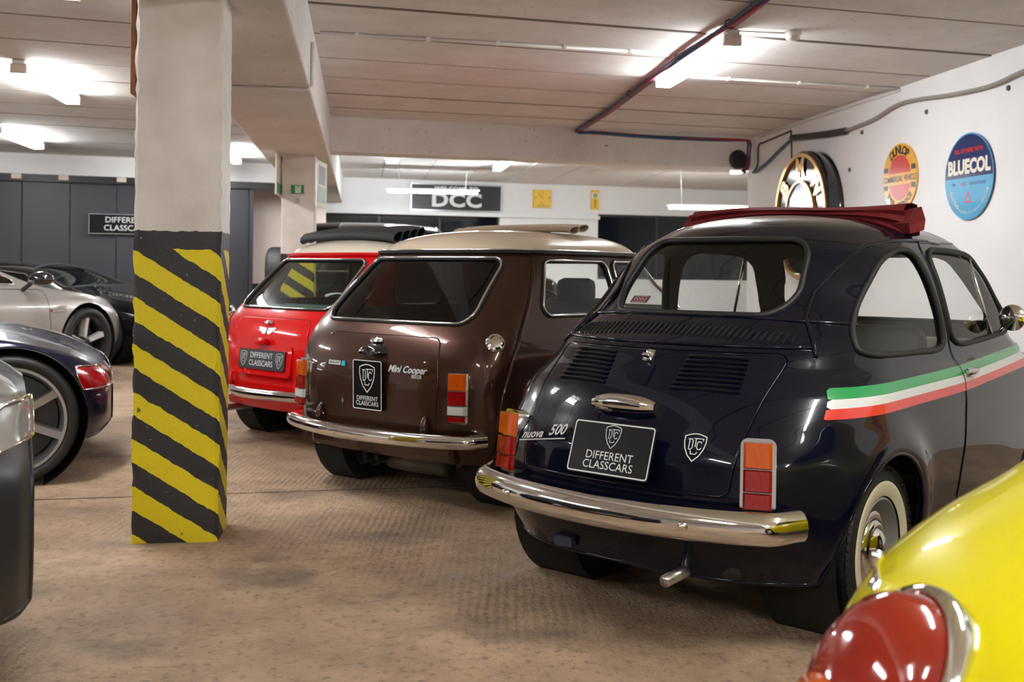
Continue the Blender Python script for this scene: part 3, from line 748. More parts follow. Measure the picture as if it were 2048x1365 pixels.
def plate(root, M, w, h, lines, size, emb=None, name='number_plate', face=None, border=True, lay='top'):
    mb = MB(); mb.prism(rrect(w, h, .012), -.006, 0.0, M); p = mb.build(name, face or plain('plate_black', (0.004, 0.004, 0.004), 0.35, spec=.15), root)
    if border:
        b = MB(); o = rrect(w - .006, h - .006, .010); i = rrect(w - .014, h - .014, .007); n = len(o)
        b.add([(x, y, .0012) for x, y in o] + [(x, y, .0012) for x, y in i], [(k, (k + 1) % n, n + (k + 1) % n, n + k) for k in range(n)], M); b.build('plate_border', WHITEPRINT, p)
    for s, dx, dy, sz in lines: text_obj(s, sz, WHITEPRINT, p, M @ Matrix.Translation((dx, dy, .0015)), bold=0.0)
    for (dx, dy, sz) in (emb or []): emblem(M @ Matrix.Translation((dx, dy, .0015)), sz, WHITEPRINT, p)
    return p
# ---------------------------------------------------------------- navy rear-engined small car
def car_root(name, xc, zc, head, label, group=None):
    p = cam2room(xc, zc); u = _r0 * math.sin(head) + _f * math.cos(head)
    return empty(name, (p.x, p.y, 0), math.atan2(u.y, u.x), label=label, cat='car', group=group)
def arch(P, cx, cz, r, ymin=.35, zmax=.9):
    d = np.hypot(P[:, 0] - cx, P[:, 2] - cz) - r
    return np.where((np.abs(P[:, 1]) > ymin) & (P[:, 2] < zmax), d, 1.0)
def big(P, cond, vals, far=1.0): return np.where(cond, vals, far)
def well(root, x, z, r, y0, y1, name='wheel_well'):
    for s in (-1, 1):
        mb = MB(); M = Matrix.Translation((x, s * y0, z)) @ Matrix.Rotation(-s * math.pi / 2, 4, 'X')
        mb.lathe([(r, 0), (r, y1 - y0 if y1 < 0 else y1)], 40, M); mb.lathe([(r, 0), (.001, 0)], 40, M); mb.build(name, DARK, root, True)
def rounded_box_lens(root, M, w, h, d, segs, bezel=CHROME, name='tail_light', bw=.010, lean=0.0):
    """segs: list of (fraction of height from top, material, sub-part name)"""
    mb = MB(); mb.prism(rrect(w + 2 * bw, h + 2 * bw, .022), -.02, d * .45, M); base = mb.build(name, bezel, root, angle=30)
    y = h / 2
    for fr, mat, nm in segs:
        hh = h * fr; y1 = y - hh; q = MB(); x = w / 2; b = .008
        t = .0015
        vs = [(-x, y1 + t, d * .4), (x, y1 + t, d * .4), (x, y - t, d * .4), (-x, y - t, d * .4), (-x, y1 + t, d * .85), (x, y1 + t, d * .85), (x, y - t, d * .85), (-x, y - t, d * .85), (-x + b, y1 + t + b * .4, d * 1.1), (x - b, y1 + t + b * .4, d * 1.1), (x - b, y - t - b * .4, d * 1.1), (-x + b, y - t - b * .4, d * 1.1)]
        fs = [(0, 1, 5, 4), (1, 2, 6, 5), (2, 3, 7, 6), (3, 0, 4, 7), (4, 5, 9, 8), (5, 6, 10, 9), (6, 7, 11, 10), (7, 4, 8, 11), (8, 9, 10, 11)]
        q.add(vs, fs, M); q.build(nm, mat, base); y = y1
    return base
NAVY = paint('navy_paint', (0.0022, 0.0032, 0.011), 0.0, .25)
def build_navy():
    root = car_root('compact_car', .684, 3.797, .7022, 'glossy navy blue vintage small car with Italian flag stripe and folded red fabric roof')
    rows = [(.20, .60, -.49, .42, 2.8, 2.30, .5), (.30, .635, -.535, .46, 2.9, 2.38, .5), (.42, .655, -.572, .50, 2.9, 2.42, .5), (.55, .668, -.562, .52, 2.8, 2.42, .5), (.66, .668, -.505, .52, 2.7, 2.38, .5),
            (.74, .660, -.452, .52, 2.6, 2.25, .5), (.79, .640, -.408, .52, 2.5, 2.0, .5), (.825, .616, -.376, .52, 2.5, 1.92, .35), (.87, .602, -.335, .52, 2.5, 1.80, .3), (.95, .592, -.20, .52, 2.6, 1.72, .26),
            (1.017, .58, -.092, .50, 2.7, 1.64, .24), (1.12, .555, .0, .50, 2.7, 1.54, .24), (1.2, .522, .07, .50, 2.7, 1.44, .24), (1.26, .478, .14, .55, 2.5, 1.34, .24), (1.30, .42, .22, .5, 2.4, 1.22, .24),
            (1.335, .31, .36, .4, 2.2, 1.05, .3), (1.352, .18, .50, .3, 2, .95, .2), (1.36, .02, .70, .05, 2, .76, .05)]
    def disp(G):
        G = G.copy(); x, y, z = G[..., 0], G[..., 1], G[..., 2]; side = np.clip((np.abs(y) - .42) / .15, 0, 1)
        d = np.hypot(x, z - .26); G[..., 1] = y + np.sign(y) * side * (.030 * np.exp(-((d - .33) / .075) ** 2) * (z < .75)); return G
    B = SliceBody(rows, 150, 56, 90, 14, disp, .05); S = B.full; P = S.P
    S = S.cut(np.minimum(arch(P, 0, .262, .303), arch(P, 1.84, .262, .303)))[1]
    liner = S
    # windows
    def rearwin(P, g=0): return big(P, (P[:, 0] < .45) & (np.abs(P[:, 1]) < .5) & (P[:, 2] > .9), sdf([(-.365, .985), (.365, .985), (.32, 1.245), (-.32, 1.245)], .09, P[:, 1], P[:, 2]) - g)
    QW = chaikin([(-.03, .865), (.32, .860), (.675, .855), (.672, .95), (.63, 1.10), (.575, 1.215), (.44, 1.215), (.31, 1.175), (.20, 1.10), (.08, 1.0), (.0, .93)])
    DWN = chaikin([(.76, .862), (1.15, .872), (1.58, .895), (1.47, 1.03), (1.36, 1.155), (1.24, 1.21), (1.0, 1.222), (.70, 1.222), (.73, 1.03)])
    def qwin(P, g=0): return big(P, (np.abs(P[:, 1]) > .4) & (P[:, 2] > .8), sdf(QW, 0, P[:, 0], P[:, 2]) - g)
    def dwin(P, g=0): return big(P, (np.abs(P[:, 1]) > .4) & (P[:, 2] > .8), sdf(DWN, 0, P[:, 0], P[:, 2]) - g)
    def screen(P): return big(P, (P[:, 0] > 1.0) & (np.abs(P[:, 1]) < .50), sdf([(-.50, .92), (.50, .92), (.38, 1.22), (-.38, 1.22)], .06, P[:, 1], P[:, 2]))
    def door(P, g=0): return big(P, (np.abs(P[:, 1]) > .4), sdf([(.715, .29), (.735, .90), (.672, 1.245), (1.27, 1.255), (1.72, .92), (1.74, .29)], .05, P[:, 0], P[:, 2]) - g)
    def lid(P, g=0): return big(P, (P[:, 0] < .1) & (np.abs(P[:, 1]) < .55), sdf([(-.385, .465), (.385, .465), (.435, .872), (-.435, .872)], .03, P[:, 1], P[:, 2]) - g)
    for f, nm, mt in ((rearwin, 'rear_window', GLASS), (qwin, 'side_window', GLASS), (dwin, 'door_window', GLASS), (screen, 'windscreen', GLASS)):
        ga, S = S.cut(f(S.P))
        for g in ([ga] if nm in ('rear_window', 'windscreen') else [ga.keep(ga.P[:, 1] < 0), ga.keep(ga.P[:, 1] > 0)]):
            gl = g.offset(-.006).obj(nm, mt, root)
            if nm == 'windscreen': continue
            g.rim('window_seal', RUBBER, root, .011, .001, 8); g.offset(-.003).rim('window_trim', CHROME if nm != 'side_window' else STEEL, root, .0045, .006, 6)
    liner = liner.cut(np.minimum.reduce([rearwin(liner.P), qwin(liner.P), dwin(liner.P), screen(liner.P)]))[1]
    liner.offset(-.022).obj('cabin_lining', plain('lining', (.02, .02, .022), .8), root, flip=True)
    d, S = S.cut(door(S.P, 0.0)); S = S.cut(door(S.P, .0025))[1]; d = d.cut(door(d.P, -.0025))[0]
    for sg in (-1, 1): d.keep(d.P[:, 1] * sg > 0).obj('door', NAVY, root)
    l, S = S.cut(lid(S.P, .003)); l = l.cut(lid(l.P, -.002))[0]; l.obj('engine_lid', NAVY, root)
    l.rim('lid_edge', NAVY, root, .004, -.001, 6)
    S.obj('body', NAVY, root)
    S.rim('body_edge', NAVY, root, .006, -.002, 6, pick=lambda q: q[:, 2].mean() < .75 and abs(q[:, 1]).mean() > .45)
    well(root, 0, .262, .30, .36, .26); well(root, 1.84, .262, .30, .36, .26)
    mb = MB(); mb.box((1.15, 0, .215), (2.0, 1.10, .03)); mb.build('floor_pan', DARK, root)
    # gutter ridge from roof to shoulder, and roof gutter over the windows
    for sg in (-1, 1):
        pts = [B.side(x, z, sg) for x, z in ((-.17, .865), (-.13, .91), (-.06, .98), (.03, 1.06), (.14, 1.145), (.30, 1.222), (.5, 1.247), (.65, 1.252), (.8, 1.254), (.95, 1.25))]
        mb = MB(); mb.tube([p + n * .003 for p, n in pts], .007, 8); mb.build('drip_moulding', NAVY, root, True)
        pts = [B.side(x, .232, sg) for x in np.linspace(.36, 1.5, 12)]; mb = MB(); mb.sweep([p + n * .006 for p, n in pts], [(-.006, -.01), (.006, -.01), (.006, .01), (-.006, .01)]); mb.build('sill_trim', STEEL, root)
    # horizontal step between lid and louvre panel
    mb = MB(); mb.tube([B.rear(y, .892)[0] + B.rear(y, .892)[1] * .001 for y in np.linspace(-.47, .47, 30)], .007, 8); mb.build('panel_ridge', NAVY, root, True)
    mb = MB(); mb.tube([B.rear(y, .985 - .02 * (y / .5) ** 2)[0] + B.rear(y, .985 - .02 * (y / .5) ** 2)[1] * .0 for y in np.linspace(-.53, .53, 40)], .007, 8); mb.build('panel_ridge', NAVY, root, True)
    # cooling louvres: a shallow hood with a dark slit
    def louvre(p, n, up, ln, wd):
        M = frame(p, n, up); mb = MB(); k = 10
        for i in range(k + 1):
            t = -1 + 2 * i / k; e = math.sqrt(max(0, 1 - t ** 4)); 
            mb.v += [tuple(M @ Vector((-wd / 2, t * ln / 2, -.001))), tuple(M @ Vector((-wd * .1, t * ln / 2, .006 * e))), tuple(M @ Vector((wd * .32, t * ln / 2, .007 * e))), tuple(M @ Vector((wd * .36, t * ln / 2, -.001)))]
        for i in range(k):
            for j in range(3): mb.f.append((i * 4 + j, i * 4 + j + 1, i * 4 + 5 + j, i * 4 + 4 + j)); mb.m.append(1 if j == 2 else 0)
        o = mb.build('louvre', [NAVY, DARK], root, True); sharp(o, 50)
    for k in range(40):
        y = -.41 + .82 * k / 39; p, n = B.rear(y, .937 - .03 * (y / .5) ** 2); p2, _ = B.rear(y, .947 - .03 * (y / .5) ** 2); louvre(p, n, p2 - p, .085 if abs(y) < .4 else .06, .016)
    for sg in (-1, 1):
        for k in range(8):
            z = .765 + .0135 * k; p, n = B.rear(sg * .235, z); p2, _ = B.rear(sg * .235 + .01, z); louvre(p, n, (p2 - p) * -1, .225 - .004 * k, .0125)
    # lid handle, plate lamp, plate, badges
    p, n = B.rear(0, .85); M = frame(p, n); mb = MB(); mb.prism(rrect(.035, .045, .006), 0, .006, M); mb.box((0, -.012, .016), (.022, .012, .024), M, .003); mb.lathe([(.009, 0), (.009, .014), (.006, .016), (.001, .016)], 14, M @ Matrix.Translation((0, .01, 0))); mb.build('lid_latch', CHROME, root, angle=35)
    p, n = B.rear(0, .685); M = frame(p, n) @ Matrix.Translation((0, .01, .0)); mb = MB()
    prof = []
    for i in range(13):
        a = math.pi * i / 12; prof.append((math.cos(a), math.sin(a)))
    for i in range(12):
        t0, t1 = -1 + i / 6, -1 + (i + 1) / 6
        for t, u2 in ((t0, t1),):
            r0, r1 = [.052 * (1 - .45 * abs(q) ** 3) for q in (t, u2)]
            vs = [(t * .118, c * r0 * .75, s * r0 * 1.15) for c, s in prof] + [(u2 * .118, c * r1 * .75, s * r1 * 1.15) for c, s in prof]
            mb.add(vs, [(j, j + 1, 14 + j, 13 + j) for j in range(12)], M)
    mb.add([(-.118, c * .022, s * .026) for c, s in prof], [tuple(range(13))], M); mb.add([(.118, c * .022, s * .026) for c, s in prof], [tuple(range(12, -1, -1))], M)
    pl = mb.build('plate_lamp', CHROME, root, angle=60)
    p, n = B.rear(0, .578); Mp = frame(Vector((p.x - .045, -.018, .575)), Vector((-1, 0, .34)))
    plate(root, Mp, .305, .168, [('DIFFERENT', .0, -.024, .036), ('CLASSCARS', .0, -.054, .036)], None, [(0, .038, .072)])
    mb = MB(); mb.box((0, 0, -.025), (.22, .10, .045), Mp, .01); mb.build('plate_bracket', NAVY, root)
    p, n = B.rear(-.272, .600); emblem(frame(p + n * .002, n), .088, WHITEPRINT, root, 'shield_sticker')
    p, n = B.rear(.300, .585); M = frame(p + n * .005, n) @ Matrix.Rotation(math.radians(9), 4, 'Z')
    mb = MB(); v, f = text_mesh('nuova', .042, shear=.35, bold=.001); mb.add(v, f, M @ Matrix.Translation((-.052, -.004, 0))); v, f = text_mesh('500', .052, shear=.35, bold=.0012); mb.add(v, f, M @ Matrix.Translation((.065, .006, 0))); mb.box((0, -.024, -.001), (.22, .004, .003), M); mb.build('script_badge', plain('badge_silver', (.66, .66, .66), .3, .3), root)
    # tail lights
    for sg in (-1, 1):
        p, n = B.rear(sg * .462, .536); nn = Vector((-1, sg * .42, .10)).normalized(); M = frame(p + nn * .004, nn)
        rounded_box_lens(root, M, .082, .195, .045, [(.40, AMBER, 'amber_lens'), (.34, REDLENS, 'red_lens'), (.26, REDLENS, 'reflector')])
    # bumper
    mb = MB(); path = []
    for t in np.linspace(-1, 1, 49):
        y = .588 * math.sin(t * math.pi / 2 * .98) / math.sin(math.pi / 2 * .98); q = abs(y) / .588; path.append((-.665 + .13 * q ** 2.6 + (.07 * max(0, q - .93) / .07), y, .392 + .010 * q))
    prof = [(-.004, -.048), (.014, -.040), (.026, -.022), (.031, 0), (.026, .022), (.014, .040), (-.004, .048), (-.010, .044), (.002, .034), (.012, .018), (.016, 0), (.012, -.018), (.002, -.034), (-.010, -.044)]
    mb.sweep([Vector(p) for p in path][::-1], prof); mb.build('bumper', CHROME, root, angle=50)
    for y in (-.33, .36):
        mb = MB(); i = int(np.argmin([abs(p[1] - y) for p in path])); mb.lathe([(.014, 0), (.013, .008), (.008, .013), (.001, .015)], 16, frame(Vector(path[i]) + Vector((-.030, 0, 0)), (-1, 0, 0))); mb.build('bumper_bolt', CHROME, root, True)
    mb = MB(); mb.tube([(-.10, -.22, .215), (-.45, -.22, .215), (-.60, -.22, .205)], .019, 14); mb.build('exhaust_pipe', STEEL, root, True)
    mb = MB(); mb.box((-.22, .0, .25), (.5, .8, .10), bev=.03); mb.build('engine_tray', BLACK, root)
    mb = MB(); mb.box((-.50, .22, .235), (.05, .07, .03)); mb.build('tow_bracket', plain('bracket_blue', (.03, .035, .06), .5), root)
    # side stripe bands
    full = B.full
    SB = lambda a, c: [(-.225 - .07 * a, .688 + .088 * (1 - a)), (.715, .706 + .088 * (1 - a)), (1.7, .755 + .08 * (1 - a)), (1.7, .755 + .08 * (1 - c)), (.715, .706 + .088 * (1 - c)), (-.225 - .07 * c, .688 + .088 * (1 - c))]
    for nm, a, c, colr in (('stripe_green', 0, .36, srgb(0, 150, 78)), ('stripe_white', .36, .66, srgb(232, 232, 232)), ('stripe_red', .66, 1.0, srgb(224, 38, 24))):
        for sg in (-1, 1):
            st = full.keep((full.P[:, 1] * sg > .38) & (full.P[:, 2] > .55) & (full.P[:, 2] < .92)); st = st.cut(sdf(SB(a, c), 0, st.P[:, 0], st.P[:, 2]))[0]
            st = st.cut(np.abs(st.P[:, 0] - .722) - .003)[1]
            st.offset(.0022).obj(nm, plain(nm, colr, .3, coat=1), root)
    # door handle, mirror, script above the stripe
    for sg in (-1, 1):
        p, n = B.side(.80, .765, sg); M = frame(p + n * .004, n); mb = MB(); mb.prism(rrect(.075, .03, .014), 0, .008, M); mb.tube([(-.03, 0, .022), (0, 0, .027), (.06 * -sg * -1, 0, .03), (.105 * -sg * -1, 0, .026)], [.009, .010, .009, .006], 10, M=M); mb.lathe([(.012, 0), (.012, .022), (.001, .024)], 12, M); mb.build('door_handle', CHROME, root, angle=50)
        mb = MB(); p1, _n = B.side(1.28, .880, sg); p2, _n = B.side(1.24, 1.20, sg); mb.tube([p1, p2], .007, 6); mb.build('quarter_light_bar', CHROME, root, True)
    p, n = B.side(1.36, .885, -1); mb = MB(); mb.lathe([(.001, -.015), (.04, -.012), (.055, 0), (.052, .008), (.001, .010)], 24, frame(p + Vector((0, -.06, .07)), (-1, .1, .05))); mb.tube([p, p + Vector((0, -.04, .04)), p + Vector((.01, -.06, .07))], .006, 8); mb.build('door_mirror', CHROME, root, True)
    # wheels
    for x in (0, 1.84):
        for sg in (-1, 1): wheel(root, x, sg * .575, .262, .128, .158, 'steel', 0, sg, True, True)
    # folded red fabric roof
    CANVAS = plain('red_canvas', srgb(112, 14, 22), .75, bump=.15, bscale=180)
    ys = np.linspace(-.455, .455, 40); rz = {round(float(y), 4): roof_z(B, .74, float(y)) for y in ys}
    G = []
    for y in ys:
        b0 = rz[round(float(y), 4)] - .012; t0 = 1.392 + .006 * math.sin(y * 8); h = t0 - b0; w = .085
        prof = [(-w * .9, b0), (-w, b0 + h * .12), (-w * .8, b0 + h * .30), (-w * .98, b0 + h * .42), (-w * .78, b0 + h * .62), (-w * .92, b0 + h * .76), (-w * .6, t0 - .002), (0, t0 + .004), (w * .6, t0), (w, b0 + h * .6), (w * 1.1, b0)]
        G.append([(.74 + px + .006 * math.sin(y * 14 + k), y, pz) for k, (px, pz) in enumerate(prof)])
    G = np.array(G); n1 = G.shape[1]; mb = MB(); mb.add(G.reshape(-1, 3), [(i * n1 + j, (i + 1) * n1 + j, (i + 1) * n1 + j + 1, i * n1 + j + 1) for i in range(len(ys) - 1) for j in range(n1 - 1)])
    o = mb.build('roof_fabric', CANVAS, root, angle=50)
    for sg in (-1, 1):          # pleated ends with a stud
        base = Vector((.74, sg * .462, rz[round(float(ys[0]), 4)])); mb = MB(); ring = []
        z = [0, .04, .095, .108, .06, .02]; q = [-.085, -.10, -.05, .03, .075, .06]
        out = [base + Vector((a, sg * .02, b)) for a, b in zip(q, z)]; inn = [base + Vector((a * .7, -sg * .07, b * .8 + .005)) for a, b in zip(q, z)]
        mb.add(out + inn, [(i, (i + 1) % 6, 6 + (i + 1) % 6, 6 + i) for i in range(6)]); cc = base + Vector((0, -sg * .015, .035)); n0 = len(mb.v); mb.v.append(tuple(cc)); 
        for i in range(6): mb.f.append((i, (i + 1) % 6, n0)); mb.m.append(0)
        mb.build('fabric_pleat', CANVAS, root)
        mb = MB(); mb.lathe([(.007, 0), (.006, .004), (.001, .005)], 10, frame(base + Vector((-.062, sg * .006, .06)), (-.8, sg * .5, .3))); mb.build('fabric_stud', CHROME, root, True)
    # cabin: seats, dashboard, steering wheel, mirror
    SEAT = plain('seat_vinyl', (.03, .028, .028), .5)
    for y in (-.29, .29):
        mb = MB(); mb.box((1.0, y, .42), (.46, .44, .12), bev=.04); mb.box((.78, y, .68), (.12, .42, .50), Matrix.Translation((0, 0, 0)), .05); mb.build('front_seat', SEAT, root, angle=40)
    mb = MB(); mb.box((.36, 0, .44), (.40, 1.0, .12), bev=.04); mb.box((.14, 0, .66), (.10, 1.0, .40), bev=.04); mb.build('rear_bench', SEAT, root, angle=40)
    mb = MB(); mb.box((1.52, 0, .80), (.18, 1.06, .10), bev=.03); mb.build('dashboard', plain('dash_cream', srgb(120, 116, 104), .4), root)
    M = Matrix.Translation((1.30, .29, .80)) @ Matrix.Rotation(math.radians(-62), 4, 'Y'); mb = MB(); mb.tube([(.19 * math.cos(a), .19 * math.sin(a), 0) for a in np.linspace(0, 2 * math.pi, 40, endpoint=False)], .011, 8, True, M)
    for a in (0, 2.09, 4.19): mb.tube([(0, 0, -.02), (.19 * math.cos(a), .19 * math.sin(a), 0)], .008, 6, M=M)
    mb.build('steering_wheel', plain('wheel_brown', srgb(60, 45, 36), .35), root, True)
    mb = MB(); mb.lathe([(.001, -.012), (.05, -.008), (.055, 0), (.05, .006), (.001, .008)], 20, frame((1.30, 0, 1.17), (-1, 0, 0)) @ Matrix.Scale(1.6, 4, (1, 0, 0))); mb.build('interior_mirror', BLACK, root, True)
    p, n = B.rear(.235, 1.03); M = frame(p - n * .004, n); mb = MB(); mb.prism(rrect(.085, .036, .004), 0, .001, M); st = mb.build('window_sticker', plain('sticker_maroon', srgb(96, 40, 44), .4), root)
    mb = MB()
    for k in range(4): ribbon(mb, [(-.024 + .016 * k, .006), (-.016 + .016 * k, 0), (-.024 + .016 * k, -.006), (-.032 + .016 * k, 0)], .0025, .0015, M, True)
    mb.box((0, .0135, .0015), (.07, .0015, .0002), M); mb.box((0, -.0135, .0015), (.07, .0015, .0002), M); mb.build('sticker_print', WHITEPRINT, st)
    return root
build_navy()
# ---------------------------------------------------------------- the two small two-box saloons
def build_mini(xc, zc, head, label, body, roofc, kind):
    root = car_root('two_door_car', xc, zc, head, label)
    rows = [(.22, .62, -.42, .22, 3.0, 2.45, .4), (.30, .662, -.452, .24, 3.0, 2.5, .4), (.40, .688, -.474, .25, 3.0, 2.52, .4), (.55, .70, -.480, .26, 3.0, 2.52, .4), (.68, .70, -.462, .26, 3.0, 2.48, .4), (.78, .69, -.424, .26, 3.0, 2.3, .4),
            (.85, .672, -.378, .25, 3.0, 2.0, .4), (.90, .655, -.335, .25, 3.0, 1.65, .35), (1.0, .63, -.238, .24, 3.0, 1.5, .3), (1.10, .60, -.135, .24, 3.0, 1.38, .3), (1.19, .568, -.042, .24, 3.0, 1.28, .3), (1.225, .553, -.006, .24, 3.0, 1.24, .3),
            (1.262, .53, .03, .25, 2.9, 1.2, .3), (1.30, .465, .10, .27, 2.7, 1.12, .3), (1.33, .345, .22, .3, 2.4, 1.02, .3), (1.345, .20, .38, .3, 2.2, .92, .25), (1.352, .02, .60, .05, 2, .7, .05)]
    def disp(G):
        G = G.copy(); x, y, z = G[..., 0], G[..., 1], G[..., 2]; side = np.clip((np.abs(y) - .5) / .12, 0, 1)
        d = np.hypot(x, z - .25); G[..., 1] = y + np.sign(y) * side * (.022 * np.exp(-((d - .30) / .07) ** 2) * (z < .7)); return G
    B = SliceBody(rows, 130, 50, 70, 12, disp, .045); S = B.full
    S = S.cut(np.minimum(arch(S.P, 0, .245, .288), arch(S.P, 2.036, .245, .288)))[1]; liner = S
    def rearwin(P, g=0): return big(P, (P[:, 0] < .35) & (np.abs(P[:, 1]) < .56) & (P[:, 2] > .85), sdf([(-.50, .868), (.50, .868), (.45, 1.185), (-.45, 1.185)], .065, P[:, 1], P[:, 2]) - g)
    def qwin(P): return big(P, (np.abs(P[:, 1]) > .45) & (P[:, 2] > .8), sdf([(.03, .905), (.70, .905), (.68, 1.178), (.15, 1.178)], .05, P[:, 0], P[:, 2]))
    def dwin(P): return big(P, (np.abs(P[:, 1]) > .45) & (P[:, 2] > .8), sdf([(.76, .905), (1.46, .905), (1.23, 1.178), (.74, 1.178)], .04, P[:, 0], P[:, 2]))
    def screen(P): return big(P, (P[:, 0] > .9) & (np.abs(P[:, 1]) < .54), sdf([(-.54, .93), (.54, .93), (.45, 1.19), (-.45, 1.19)], .06, P[:, 1], P[:, 2]))
    def door(P, g=0): return big(P, (np.abs(P[:, 1]) > .45), sdf([(.725, .30), (.725, 1.20), (1.24, 1.20), (1.52, .90), (1.52, .30)], .04, P[:, 0], P[:, 2]) - g)
    def lid(P, g=0): return big(P, (P[:, 0] < .05) & (np.abs(P[:, 1]) < .6), sdf([(-.40, .335), (.40, .335), (.425, .60), (.385, .805), (-.385, .805), (-.425, .60)], .045, P[:, 1], P[:, 2]) - g)
    tint = GLASS_TINT if kind == 'brown' else GLASS_GREEN
    for f, nm, mt in ((rearwin, 'rear_window', tint), (qwin, 'side_window', GLASS), (dwin, 'door_window', GLASS), (screen, 'windscreen', GLASS)):
        ga, S = S.cut(f(S.P))
        for g in ([ga] if nm in ('rear_window', 'windscreen') else [ga.keep(ga.P[:, 1] < 0), ga.keep(ga.P[:, 1] > 0)]):
            g.offset(-.005).obj(nm, mt, root)
            if nm == 'windscreen': continue
            g.rim('window_seal', RUBBER, root, .012, .001, 8); g.rim('window_trim', CHROME, root, .0055, .009, 6)
    liner = liner.cut(np.minimum.reduce([rearwin(liner.P), qwin(liner.P), dwin(liner.P), screen(liner.P)]))[1]
    liner.offset(-.022).obj('cabin_lining', plain('lining_grey', (.10, .098, .09), .8), root, flip=True)
    d, S = S.cut(door(S.P)); S = S.cut(door(S.P, .002))[1]; d = d.cut(door(d.P, -.002))[0]
    for sg in (-1, 1): d.keep(d.P[:, 1] * sg > 0).obj('door', body, root)
    l, S = S.cut(lid(S.P, .003)); l = l.cut(lid(l.P, -.003))[0]; l.offset(.003).obj('boot_lid', body, root); l.rim('lid_edge', body, root, .004, .0, 6)
    rf, S = S.cut(1.226 - S.P[:, 2]); rf.obj('roof', roofc, root); S.obj('body', body, root)
    mb = MB(); q = B.ring(B.u_at(1.222), 50, 70, 12); mb.sweep([Vector((x * 1.0, y * 1.022, z)) + Vector((-.012 if x < .3 else .0, 0, 0)) for x, y, z in list(q) + [q[0]]], [(-.010, -.008), (.010, -.008), (.012, .006), (-.010, .006)]); mb.build('roof_gutter', BLACK if kind == 'brown' else body, root, angle=60)
    mb = MB(); q = B.ring(B.u_at(1.230), 50, 70, 12); mb.tube([Vector((x - (.012 if x < .3 else 0), y * 1.03, z + .002)) for x, y, z in q], .004, 6, True); mb.build('gutter_trim', CHROME if kind == 'brown' else body, root, True)
    for sg in (-1, 1):
        pts = [B.side(x, z, sg) for x, z in ((.10, 1.215), (.04, 1.10), (-.06, .95), (-.16, .82), (-.24, .70), (-.295, .55), (-.32, .42), (-.32, .30))]
        mb = MB(); mb.tube([p + n * .004 for p, n in pts], .0085, 8); mb.build('body_seam', body, root, True)
        a = [(math.cos(t) * .298, math.sin(t) * .298 + .245) for t in np.linspace(math.radians(-8), math.radians(188), 36)]
        for cx in (0, 2.036):
            pts = [B.side(cx + x, z, sg) for x, z in a if z > .225]; mb = MB(); mb.sweep([p + n * .008 for p, n in pts], [(-.022, -.012), (.022, -.012), (.026, .010), (-.018, .016)], up=(0, sg, 0)); mb.build('arch_flare', body, root, angle=60)
    well(root, 0, .245, .285, .42, .22); well(root, 2.036, .245, .285, .42, .22)
    mb = MB(); mb.box((1.0, 0, .235), (2.4, 1.15, .03)); mb.build('floor_pan', DARK, root)
    mb = MB(); mb.box((-.30, 0, .27), (.26, 1.0, .10), bev=.03); mb.build('rear_valance', body, root)
    # lid furniture
    p, n = B.rear(0, .775); M = frame(p + n * .003, n); mb = MB(); mb.box((0, 0, .008), (.075, .022, .016), M, .005); mb.box((0, -.012, .022), (.05, .014, .02), M, .005); mb.lathe([(.011, 0), (.010, .02), (.001, .022)], 14, M); mb.build('boot_handle', CHROME, root, angle=40)
    if kind == 'brown':
        p, n = B.rear(0, .685); M = frame(p, n); mb = MB()
        for i in range(9):
            t = math.pi * i / 8
        G = [[(.085 * math.cos(a) * (1 - .35 * k / 5), .035 + .0 * k + (.05 * math.sin(a) if math.sin(a) > 0 else .02 * math.sin(a)) * (1 - .45 * k / 5) - .012 * k / 5, .055 * math.sin(math.pi / 2 * k / 5)) for a in np.linspace(0, 2 * math.pi, 28, endpoint=False)] for k in range(6)]
        mb.add([v for r in G for v in r], [(i * 28 + j, i * 28 + (j + 1) % 28, (i + 1) * 28 + (j + 1) % 28, (i + 1) * 28 + j) for i in range(5) for j in range(28)] + [tuple(5 * 28 + j for j in range(28))], M); mb.build('plate_lamp', GLOSSBLK, root, angle=60)
        p, n = B.rear(0, .56); Mp = frame(Vector((p.x - .022, 0, .565)), Vector((-1, 0, -.02)))
        plate(root, Mp, .205, .245, [('DIFFERENT', 0, -.066, .030), ('CLASSCARS', 0, -.091, .030)], None, [(0, .032, .135)])
        p, n = B.rear(-.235, .650); text_obj('Mini Cooper', .046, plain('badge_silver', (.66, .66, .66), .3, .3), root, frame(p + n * .007, n), 'script_badge', shear=.3, bold=.0012)
        p, n = B.rear(-.30, .622); M = frame(p + n * .006, n); mb = MB(); mb.prism(rrect(.06, .018, .003), 0, .002, M); bd = mb.build('engine_badge', plain('badge_grey', (.45, .45, .45), .3, .8), root); text_obj('1300', .018, BLACK, bd, M @ Matrix.Translation((0, 0, .0025)))
        p, n = B.rear(.27, .655); M = frame(p + n * .006, n); mb = MB(); mb.prism(rrect(.095, .022, .004), 0, .003, M); bd = mb.build('maker_badge', CHROME, root, angle=30); text_obj('INNOCENTI', .015, BLACK, bd, M @ Matrix.Translation((0, 0, .0035)))
        mb = MB(); mb.prism([(.052, -.012), (.085, -.012), (.078, .012), (.058, .012)], 0, .003, M); mb.build('badge_wing', plain('badge_blue', srgb(20, 170, 190), .3), bd)
        p, n = B.side(-.30, .79, -1); M = frame(p, n); mb = MB(); mb.lathe([(.042, 0), (.046, .006), (.040, .018), (.030, .022), (.026, .018), (.012, .020), (.001, .020)], 28, M); mb.build('fuel_cap', CHROME, root, angle=40)
